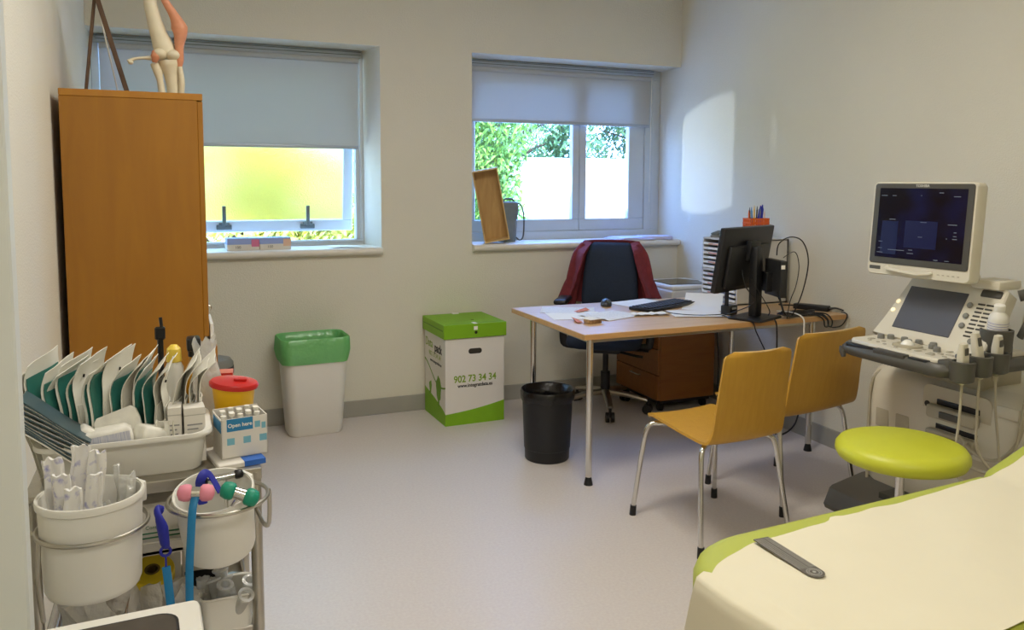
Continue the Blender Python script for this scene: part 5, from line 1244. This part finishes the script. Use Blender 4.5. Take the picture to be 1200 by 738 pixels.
def crumple(name, label, c, sx, sy, h, seed, m, cat, group=None):
    bm = B(); rs = []
    for k in range(13):
        v = k / 12; ring = []
        prof_r = (.55 + .5 * math.sin(PI * min(v * .9 + .08, 1)) ) * (1 - .25 * v) + (.35 * (v - .8) * 5 if v > .8 else 0)
        for j in range(28):
            a = 2 * PI * j / 28
            rr_ = prof_r * (1 + .28 * noise.noise(V(math.cos(a) * 2 + seed, math.sin(a) * 2, v * 4)))
            ring.append(V(c[0] + sx * rr_ * math.cos(a), c[1] + sy * rr_ * math.sin(a), c[2] + h * v + .08 * h * noise.noise(V(a * 2, seed, v * 3)) * v))
        rs.append(ring)
    rings(bm, rs, True, False); return tag(mesh(name, bm, m, None, 70), label, cat, group)
crumple('clear_bag', 'crumpled clear plastic bag standing behind the right end of the tray', (.070, 2.07, Zs), .036, .026, .235, 3, M['clear'], 'bag')
# cartons behind
t = thing('medicine_carton', 'white and purple carton standing behind the yellow sharps box', 'carton', (.090, 2.14, Zs), rad(4))
t.scale = (1, 1, .8)
bm = B(); box(bm, -.036, .036, -.02, .02, 0, .15, .001, 1); b = mesh('carton', bm, M['card'], t)
bm = B(); box(bm, -.0364, .0364, -.0206, .0206, .115, .14); st_ = mesh('purple_stripe', bm, mat('purple', (72, 58, 112), .5), b)
text('lettering', 'Rosa', .02, M['card'], b, frame_m((0, -.0212, .127), (1, 0, 0), (0, 0, 1)), bold=True)
t = thing('medicine_carton', 'white and red carton lying flat on the purple-striped carton', 'carton', (.102, 2.14, Zs + .12), rad(-6))
bm = B(); box(bm, -.035, .035, -.024, .024, 0, .018, .001, 1); b = mesh('carton', bm, M['card'], t)
bm = B(); box(bm, .0, .0354, -.0244, .0244, .0005, .0186); mesh('red_end', bm, M['red'], b)
# flat pack under the vial box
t = thing('flat_pack', 'flat white and blue pack under the box of vials on the trolley corner', 'pack', (.122, 1.865, Zs), rad(10))
bm = B(); box(bm, -.055, .045, -.07, .07, 0, .012, .002, 1); b = mesh('pack_body', bm, M['card'], t)
bm = B(); box(bm, .0, .0456, -.0706, .03, .001, .0125); mesh('blue_print', bm, mat('pack_blue', (40, 100, 190), .5), b)
# box of vials
t = thing('vial_box', 'open white and blue cardboard box full of vials on the trolley corner', 'box', (.132, 1.875, Zs + .012), rad(9))
w_, d_, h_ = .10, .085, .088
bm = B(); th = .002
box(bm, -w_ / 2, w_ / 2, -d_ / 2, -d_ / 2 + th, 0, h_); box(bm, -w_ / 2, w_ / 2, d_ / 2 - th, d_ / 2, 0, h_ + .004); box(bm, -w_ / 2, -w_ / 2 + th, -d_ / 2, d_ / 2, 0, h_); box(bm, w_ / 2 - th, w_ / 2, -d_ / 2, d_ / 2, 0, h_); box(bm, -w_ / 2, w_ / 2, -d_ / 2, d_ / 2, 0, th)
b = mesh('carton', bm, M['card'], t)
bm = B(); box(bm, -w_ / 2 + .012, w_ * .18, -d_ / 2 - .0006, -d_ / 2 + .0005, h_ - .028, h_ - .0005); box(bm, -w_ / 2 - .0006, -w_ / 2 + .0005, -d_ / 2, d_ / 2 - .01, h_ - .03, h_ - .004); mesh('blue_panel', bm, M['blue'], b)
bm = B()
for k in range(3): box(bm, -.03 + .035 * k - .008, -.03 + .035 * k + .008, -d_ / 2 - .0005, -d_ / 2 + .0005, .03, .045)
box(bm, w_ * .22, w_ * .34, -d_ / 2 - .0005, -d_ / 2 + .0005, h_ - .026, h_ - .012); box(bm, w_ * .37, w_ * .46, -d_ / 2 - .0005, -d_ / 2 + .0005, h_ - .03, h_ - .016)
mesh('pale_blue_print', bm, mat('pale_blue', (120, 180, 200), .5), b)
text('lettering', 'Open here', .0118, M['paper'], b, frame_m((-.010, -d_ / 2 - .0014, h_ - .015), (1, 0, 0), (0, 0, 1)), .0002, bold=True)
k_ = 0
for r_ in range(3):
    for c_ in range(5):
        bm = B(); X, Y = t.location.x + (-.036 + .018 * c_), t.location.y + (-.026 + .024 * r_) + .003 * c_; tp_ = Zs + .012 + .084 + .004 * ((r_ + c_) % 2)
        lathe(bm, [(0, Zs + .0145), (.0068, Zs + .0145), (.0068, tp_ - .01), (.0045, tp_ - .007), (.0045, tp_)], 14, (X, Y, 0), cap0=False, cap1=False)
        o = mesh('vial', bm, M['clear'])
        bm = B(); lathe(bm, [(.006, tp_), (.0062, tp_ + .007), (0, tp_ + .0072)], 14, (X, Y, 0), cap1=False); mesh('vial_cap', bm, M['tissue'], o)
        tag(o, ['front', 'middle', 'back'][r_] + ' row of vials in the open box, ' + ['leftmost', 'second from left', 'centre', 'second from right', 'rightmost'][c_] + ' vial', 'vial', 'vials in the open box')
# sharps container
t = thing('sharps_container', 'yellow sharps container with red lid behind the box of vials', 'sharps container', (.128, 1.985, Zs))
t.scale = (1, 1, .80)
bm = B(); lathe(bm, [(0, 0), (.030, 0), (.033, .004), (.046, .168), (.048, .172), (0, .172)], 36, cap0=False, cap1=False, sx=1.05, sy=.8); mesh('container', bm, M['yellow'], t, 40)
Mt_ = Matrix.Translation((0, 0, .172)) @ rotm(rad(7), rad(9), 0) @ Matrix.Translation((0, 0, -.172))
bm = B(); lathe(bm, [(.047, .168), (.053, .17), (.054, .179), (.05, .185), (.03, .187), (0, .187)], 36, M=Mt_, cap0=True, cap1=False, sx=1.05, sy=.85); ld_ = mesh('lid', bm, M['red'], t, 40)
bm = B(); prism(bm, rrect(.03, .018, .006), .187, .194, Mt_ @ Matrix.Translation((.012, 0, 0))); mesh('lid_flap', bm, M['red'], ld_)

# ------------------------------------------------------------------ lower shelves
def carton(label, x, y, z, w, d, h, rz, m='card', prints=()):
    t = thing('supply_carton', label, 'carton', (x, y, z), rz, 'cartons on the trolley shelves')
    bm = B(); box(bm, -w / 2, w / 2, -d / 2, d / 2, 0, h, .001, 1); b = mesh('carton', bm, M[m], t)
    for nm, (a0, a1, c0, c1), mm in prints:
        bm = B(); box(bm, a0, a1, -d / 2 - .0006, -d / 2 + .001, c0, c1); mesh(nm, bm, mm, b)
    return b
gi = mat('green_print', (60, 130, 90), .6)
b = carton('white carton with small green print on the upper trolley shelf', -.03, 1.90, Zu, .12, .12, .085, 0, prints=(('printed_line', (-.05, .05, .018, .021), gi), ('printed_line', (-.05, .03, .008, .011), gi)))
text('lettering', 'Control', .011, gi, b, frame_m((-.02, -.0612, .032), (1, 0, 0), (0, 0, 1)), .0002)
carton('plain white carton at the left of the upper trolley shelf', -.17, 1.95, Zu, .11, .12, .09, rad(3))
carton('grey-white carton at the right of the upper trolley shelf', .085, 1.95, Zu, .09, .12, .08, rad(-2), 'tray')
b = carton('white carton with green leaf print on the lower trolley shelf', -.05, 2.04, Zl, .10, .08, .165, 0)
bm = B()
for k in range(8):
    a = R.uniform(0, 6); box(bm, -.02 + .012 * (k % 4), -.014 + .012 * (k % 4), -.0406, -.039, .11 + .02 * (k // 4), .118 + .02 * (k // 4) + .005 * (k % 3))
mesh('leaf_print', bm, mat('leaf_green', (60, 120, 40), .6), b)
b = carton('white carton with black block print on the lower trolley shelf', .055, 2.04, Zl, .10, .08, .175, rad(-4), prints=(('black_block', (-.045, .045, .02, .07), M['black']),))
text('lettering', 'AD', .03, M['darktext'], b, frame_m((.022, -.0412, .10), (0, 0, 1), (-1, 0, 0)), .0002, bold=True)
# tape roll
t = thing('tape_roll', 'yellow roll of tape standing on the packets on the lower trolley shelf', 'tape roll', (-.06, 1.93, Zl + .10), 0)
t.rotation_euler = (rad(20), 0, 0)
bm = B(); lathe(bm, [(.016, 0), (.045, 0), (.047, .003), (.047, .027), (.045, .03), (.016, .03), (.016, 0)], 36, cap0=False, cap1=False); mesh('tape', bm, mat('tape_yellow', (222, 196, 40), .4), t, 40)
bm = B(); lathe(bm, [(.0165, .001), (.0165, .0305), (.012, .0305), (.012, .001)], 24, cap0=False, cap1=False); mesh('core', bm, mat('core_brown', (104, 84, 36), .7), t)
# support under the roll: wrapped clear packets piled on the shelf
ppos = ['at the far left', 'second from left', 'third from left', 'at its centre', 'third from right', 'second from right', 'at the far right']
for i, (x, y, h, b_) in enumerate(((-.20, 1.90, .12, -14), (-.165, 1.88, .135, 10), (-.13, 1.87, .15, -20), (-.095, 1.87, .12, 12), (-.055, 1.86, .115, -8), (-.02, 1.86, .11, 16), (.01, 1.87, .11, -6))):
    bm = B(); packet(bm, V(x, y, Zl + .002), .062, h, (rad(-12 + 7 * (i % 3)), rad(b_ * 1.6)), rad(-30 + 22 * ((i * 5) % 4)), 11 + i * 3.7, .012); tag(mesh('clear_packet', bm, M['crinkle'], None, 70), f'crinkled clear packet in the pile on the lower trolley shelf, {ppos[i]}', 'packet', 'crinkled packets on the lower shelf')
t = thing('red_dot_card', 'pale card with red dots among the clear packets on the lower shelf', 'card', (-.145, 1.85, Zl), rad(15))
bm = B(); box(bm, -.02, .02, -.001, .001, 0, .165, 0, 1, rotm(rad(6), rad(-14), 0)); b = mesh('card_body', bm, M['clear'], t)
bm = B()
for k in range(6): cyl(bm, rotm(rad(6), rad(-14), 0) @ V(-.01 + .008 * (k % 3), -.0012, .145 + .008 * (k // 3)), rotm(rad(6), rad(-14), 0) @ V(-.01 + .008 * (k % 3), -.002, .145 + .008 * (k // 3)), .0025, seg=8)
mesh('dot_print', bm, M['red'], b)
# small clear-ware tray at the right
t = thing('small_tray', 'small white tray of clear plastic sleeves on the right of the lower shelf', 'tray', (.092, 1.84, Zl), 0)
bm = B()
rings(bm, [r3(.095, .085, .014, 0), r3(.11, .10, .018, .090), r3(.118, .108, .02, .094), r3(.116, .106, .02, .098), r3(.107, .097, .016, .095), r3(.092, .082, .013, .006)])
mesh('tray_body', bm, M['white'], t, 40)
cl = [('leftmost', .072, 1.84, 15), ('tall rear', .095, 1.865, -12), ('middle', .10, 1.83, 30), ('front', .085, 1.815, -20), ('rightmost', .122, 1.85, 18), ('front right', .12, 1.82, -30)]
for i, (nm_, x, y, a) in enumerate(cl):
    bm = B(); p0 = V(x, y, Zl + .012); Mx = Matrix.Translation(p0) @ rotm(rad(a), rad(a * .6), 0)
    lathe(bm, [(.0, 0), (.010, 0), (.011, .004), (.013, .10), (.018, .104), (.018, .108), (.011, .108), (.009, .006)], 16, M=Mx, cap0=False, cap1=False)
    tag(mesh('plastic_sleeve', bm, M['clear'], None, 50), f'clear plastic sleeve in the small lower tray, {nm_} one', 'sleeve', 'clear sleeves in the small tray')
for i, (x, y, h) in enumerate(((.03, 1.82, .105), (.045, 1.85, .12))):
    crumple('clear_packet', ['crinkled clear packet left of the small lower tray, front one', 'crinkled clear packet left of the small lower tray, rear one'][i], (x, y, Zl), .02, .016, h, 40 + i * 5, M['clear'], 'packet', 'crinkled packets on the lower shelf')

# ------------------------------------------------------------------ white bin with a dark opening in the foreground
t = thing('waste_container', 'white container with dark rounded lid opening at the bottom left', 'container', (-.098, 1.19, 0), rad(2))
bm = B()
rings(bm, [r3(.22, .22, .03, 0), r3(.225, .225, .03, .01), r3(.246, .256, .03, .735), r3(.246, .256, .03, .745)])
mesh('container_body', bm, M['white'], t, 40)
bm = B()
rings(bm, [r3(.252, .262, .014, .742), r3(.256, .266, .014, .752), r3(.256, .266, .014, .772), r3(.250, .260, .011, .778)])
ld = mesh('lid', bm, M['white'], t, 40)
bm = B(); prism(bm, rrect(.19, .20, .03, 6, 0, .008), .7775, .7785); mesh('opening_outline', bm, M['black'], ld)
bm = B(); prism(bm, rrect(.182, .192, .028, 6, 0, .008), .778, .7792); mesh('opening', bm, mat('opening_dark', (74, 66, 56), .6, var=.3, vs=30), ld)
# ------------------------------------------------------------------ outside
GZ = -0.3
M['grass'] = mat('lawn', (112, 128, 60), .9, var=.3, vs=4)
M['pave'] = mat('pale_paving', (238, 236, 230), .8, var=.03)
M['leaf'] = mat('leaf_green_bright', (150, 186, 70), .6, c2=(96, 140, 44), vs=2)
M['leafd'] = mat('leaf_green_dark', (96, 134, 70), .6, c2=(60, 98, 48), vs=2)
M['leafy'] = mat('leaf_yellow_green', (212, 204, 96), .6, c2=(196, 194, 80), vs=2)
M['bark'] = mat('bark', (92, 74, 58), .9, var=.3, vs=20)
M['render'] = mat('white_render', (250, 249, 246), .8)
bm = B(); box(bm, -14, 24, D + WT + .02, 30, GZ - .1, GZ); o = struct('garden_ground', bm, M['pave'])
def tree(label, x, y, h, cr, lm, n, seed, cz=None, sq=1.0, leaf=.07, group='trees outside the right window', name='tree'):
    rr_ = random.Random(seed)
    t = thing(name, label, 'tree' if name == 'tree' else 'hedge', (x, y, GZ), 0, group)
    bm = B(); tube(bm, [(0, 0, 0), (.05, 0, h * .3), (.0, .05, h * .6), (.02, 0, h * .9)], [.12, .09, .06, .02], 10, sm=4)
    for k in range(6):
        a = rr_.uniform(0, 6.28); z0 = h * rr_.uniform(.25, .7); tube(bm, [(0, 0, z0), (math.cos(a) * cr * .4, math.sin(a) * cr * .4, z0 + .3), (math.cos(a) * cr * .8, math.sin(a) * cr * .8, z0 + .5)], [.04, .025, .01], 6)
    mesh('trunk', bm, M['bark'], t)
    bm = B(); cz = cz or h * .6
    for k in range(n):
        # clumps near the crown surface
        u = rr_.uniform(-1, 1); a = rr_.uniform(0, 6.283); q = math.sqrt(1 - u * u); r_ = rr_.uniform(.55, 1.0) ** .6
        r_ *= 1 + .22 * math.sin(3 * a + seed) * q + .15 * math.sin(7 * u + a * 2)
        p = V(cr * r_ * q * math.cos(a), cr * r_ * q * math.sin(a) * .8, cz + h * .42 * sq * r_ * u)
        if p.z < .05: continue
        d = V(rr_.uniform(-1, 1), rr_.uniform(-1, 1), rr_.uniform(-1, 1)).normalized(); e = d.orthogonal().normalized(); s = leaf * rr_.uniform(.6, 1.3)
        vs = [bm.verts.new(p + e * s), bm.verts.new(p + d * s * .45 + V(0, 0, .02)), bm.verts.new(p - e * s), bm.verts.new(p - d * s * .45 + V(0, 0, .02))]
        bm.faces.new(vs)
    mesh('foliage', bm, M[lm], t, 0)
    return t
tree('bright green bushy tree outside at the left of the right window', 2.72, 8.2, 3.3, .80, 'leaf', 15000, 3, leaf=.045)
tree('darker tree behind the white wall seen through the left pane', 4.9, 11.9, 4.4, 1.7, 'leafd', 13000, 5, leaf=.06)
tree('dark tree behind the white wall seen through the right pane', 8.5, 12.4, 4.6, 1.75, 'leafd', 13000, 8, leaf=.06)
tree('pale green tree far behind between the other trees', 6.9, 19.5, 7.0, 3.2, 'leaf', 14000, 12, leaf=.06)
tree('yellow-green hedge outside close behind the frosted left window', .55, 8.1, 2.9, 1.32, 'leafy', 15000, 21, cz=1.25, sq=1.1, leaf=.06, group=None, name='hedge')
t = thing('garden_wall', 'low sunlit white garden wall seen through the right window', 'garden wall', (6.9, 9.6, GZ), 0)
bm = B(); box(bm, -2.78, 3.6, 0, .25, 0, 2.02, .02, 2); mesh('wall_body', bm, M['render'], t)
bm = B(); box(bm, -2.81, 3.64, -.03, .28, 2.02, 2.06, .01, 1); mesh('coping', bm, M['render'], t)

# ------------------------------------------------------------------ light
W = bpy.data.worlds.new('sky'); SC.world = W; W.use_nodes = True
nt = W.node_tree; bg = nt.nodes['Background']
sky = nt.nodes.new('ShaderNodeTexSky'); sky.sky_type = 'NISHITA'; sky.sun_disc = False
sky.sun_elevation = rad(48); sky.sun_rotation = rad(200); sky.altitude = 200
hs = nt.nodes.new('ShaderNodeMix'); hs.data_type = 'RGBA'; hs.inputs[0].default_value = .85
nt.links.new(sky.outputs[0], hs.inputs[6]); hs.inputs[7].default_value = (.8, 1.7, 4.2, 1)
nt.links.new(hs.outputs[2], bg.inputs[0]); bg.inputs[1].default_value = SKY
def light(name, kind, loc, rot, energy, col=(1, 1, 1), **k):
    l = bpy.data.lights.new(name, kind); l.energy = energy; l.color = col
    for a, b in k.items(): setattr(l, a, b)
    o = bpy.data.objects.new(name, l); C.objects.link(o); o.location = loc; o.rotation_euler = rot; return o
def aim(o, p): o.rotation_euler = (V(*p) - o.location).to_track_quat('-Z', 'Y').to_euler()
s = light('sun', 'SUN', (0, -5, 8), (0, 0, 0), SUN, (1, .95, .86), angle=rad(.6)); aim(s, V(0, -5, 8) + V(.3, .5, -1))
for i, (x, y, e) in enumerate(CEIL):
    light('ceiling_lamp', 'AREA', (x, y, ZC - .02), (0, 0, 0), e, (1, .94, .84), shape='RECTANGLE', size=1.2, size_y=.5)
for (x0, x1) in (w1, w2):
    p = light('window_portal', 'AREA', ((x0 + x1) / 2, D + WT - .02, 1.65), (rad(-90), 0, 0), 1, shape='RECTANGLE', size=x1 - x0, size_y=1.2); p.data.cycles.is_portal = True
# sunlight thrown back up from the ground outside through the right casement
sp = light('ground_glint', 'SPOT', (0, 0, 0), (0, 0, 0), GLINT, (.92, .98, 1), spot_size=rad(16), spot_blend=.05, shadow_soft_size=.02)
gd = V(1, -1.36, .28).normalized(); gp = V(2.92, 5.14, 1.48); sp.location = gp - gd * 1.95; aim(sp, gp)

# ------------------------------------------------------------------ camera
cd = bpy.data.cameras.new('camera'); co = bpy.data.objects.new('camera', cd); C.objects.link(co); SC.camera = co
pt, yw_, rl = .089, .402, .004
fw = V(math.sin(yw_) * math.cos(pt), math.cos(yw_) * math.cos(pt), -math.sin(pt)); rt0 = V(math.cos(yw_), -math.sin(yw_), 0); up0 = rt0.cross(fw)
rt = rt0 * math.cos(rl) + up0 * math.sin(rl); up = up0 * math.cos(rl) - rt0 * math.sin(rl)
co.matrix_world = Matrix(((rt.x, up.x, -fw.x, 0), (rt.y, up.y, -fw.y, 0), (rt.z, up.z, -fw.z, 1.44), (0, 0, 0, 1)))
cd.sensor_fit = 'HORIZONTAL'; cd.sensor_width = 36; cd.lens = 945 / 1200 * 36; cd.shift_y = -(369 - 297.8) / 1200; cd.clip_start = .02; cd.clip_end = 200
vs_ = SC.view_settings; SC.display_settings.display_device = 'sRGB'
vs_.view_transform = 'Standard'; vs_.look = 'None'; vs_.gamma = 1; vs_.exposure = EXPO; vs_.use_curve_mapping = False
SC.cycles.use_denoising = True; SC.cycles.max_bounces = 10; SC.cycles.transparent_max_bounces = 24; SC.cycles.diffuse_bounces = 6
SC.cycles.sample_clamp_indirect = 8
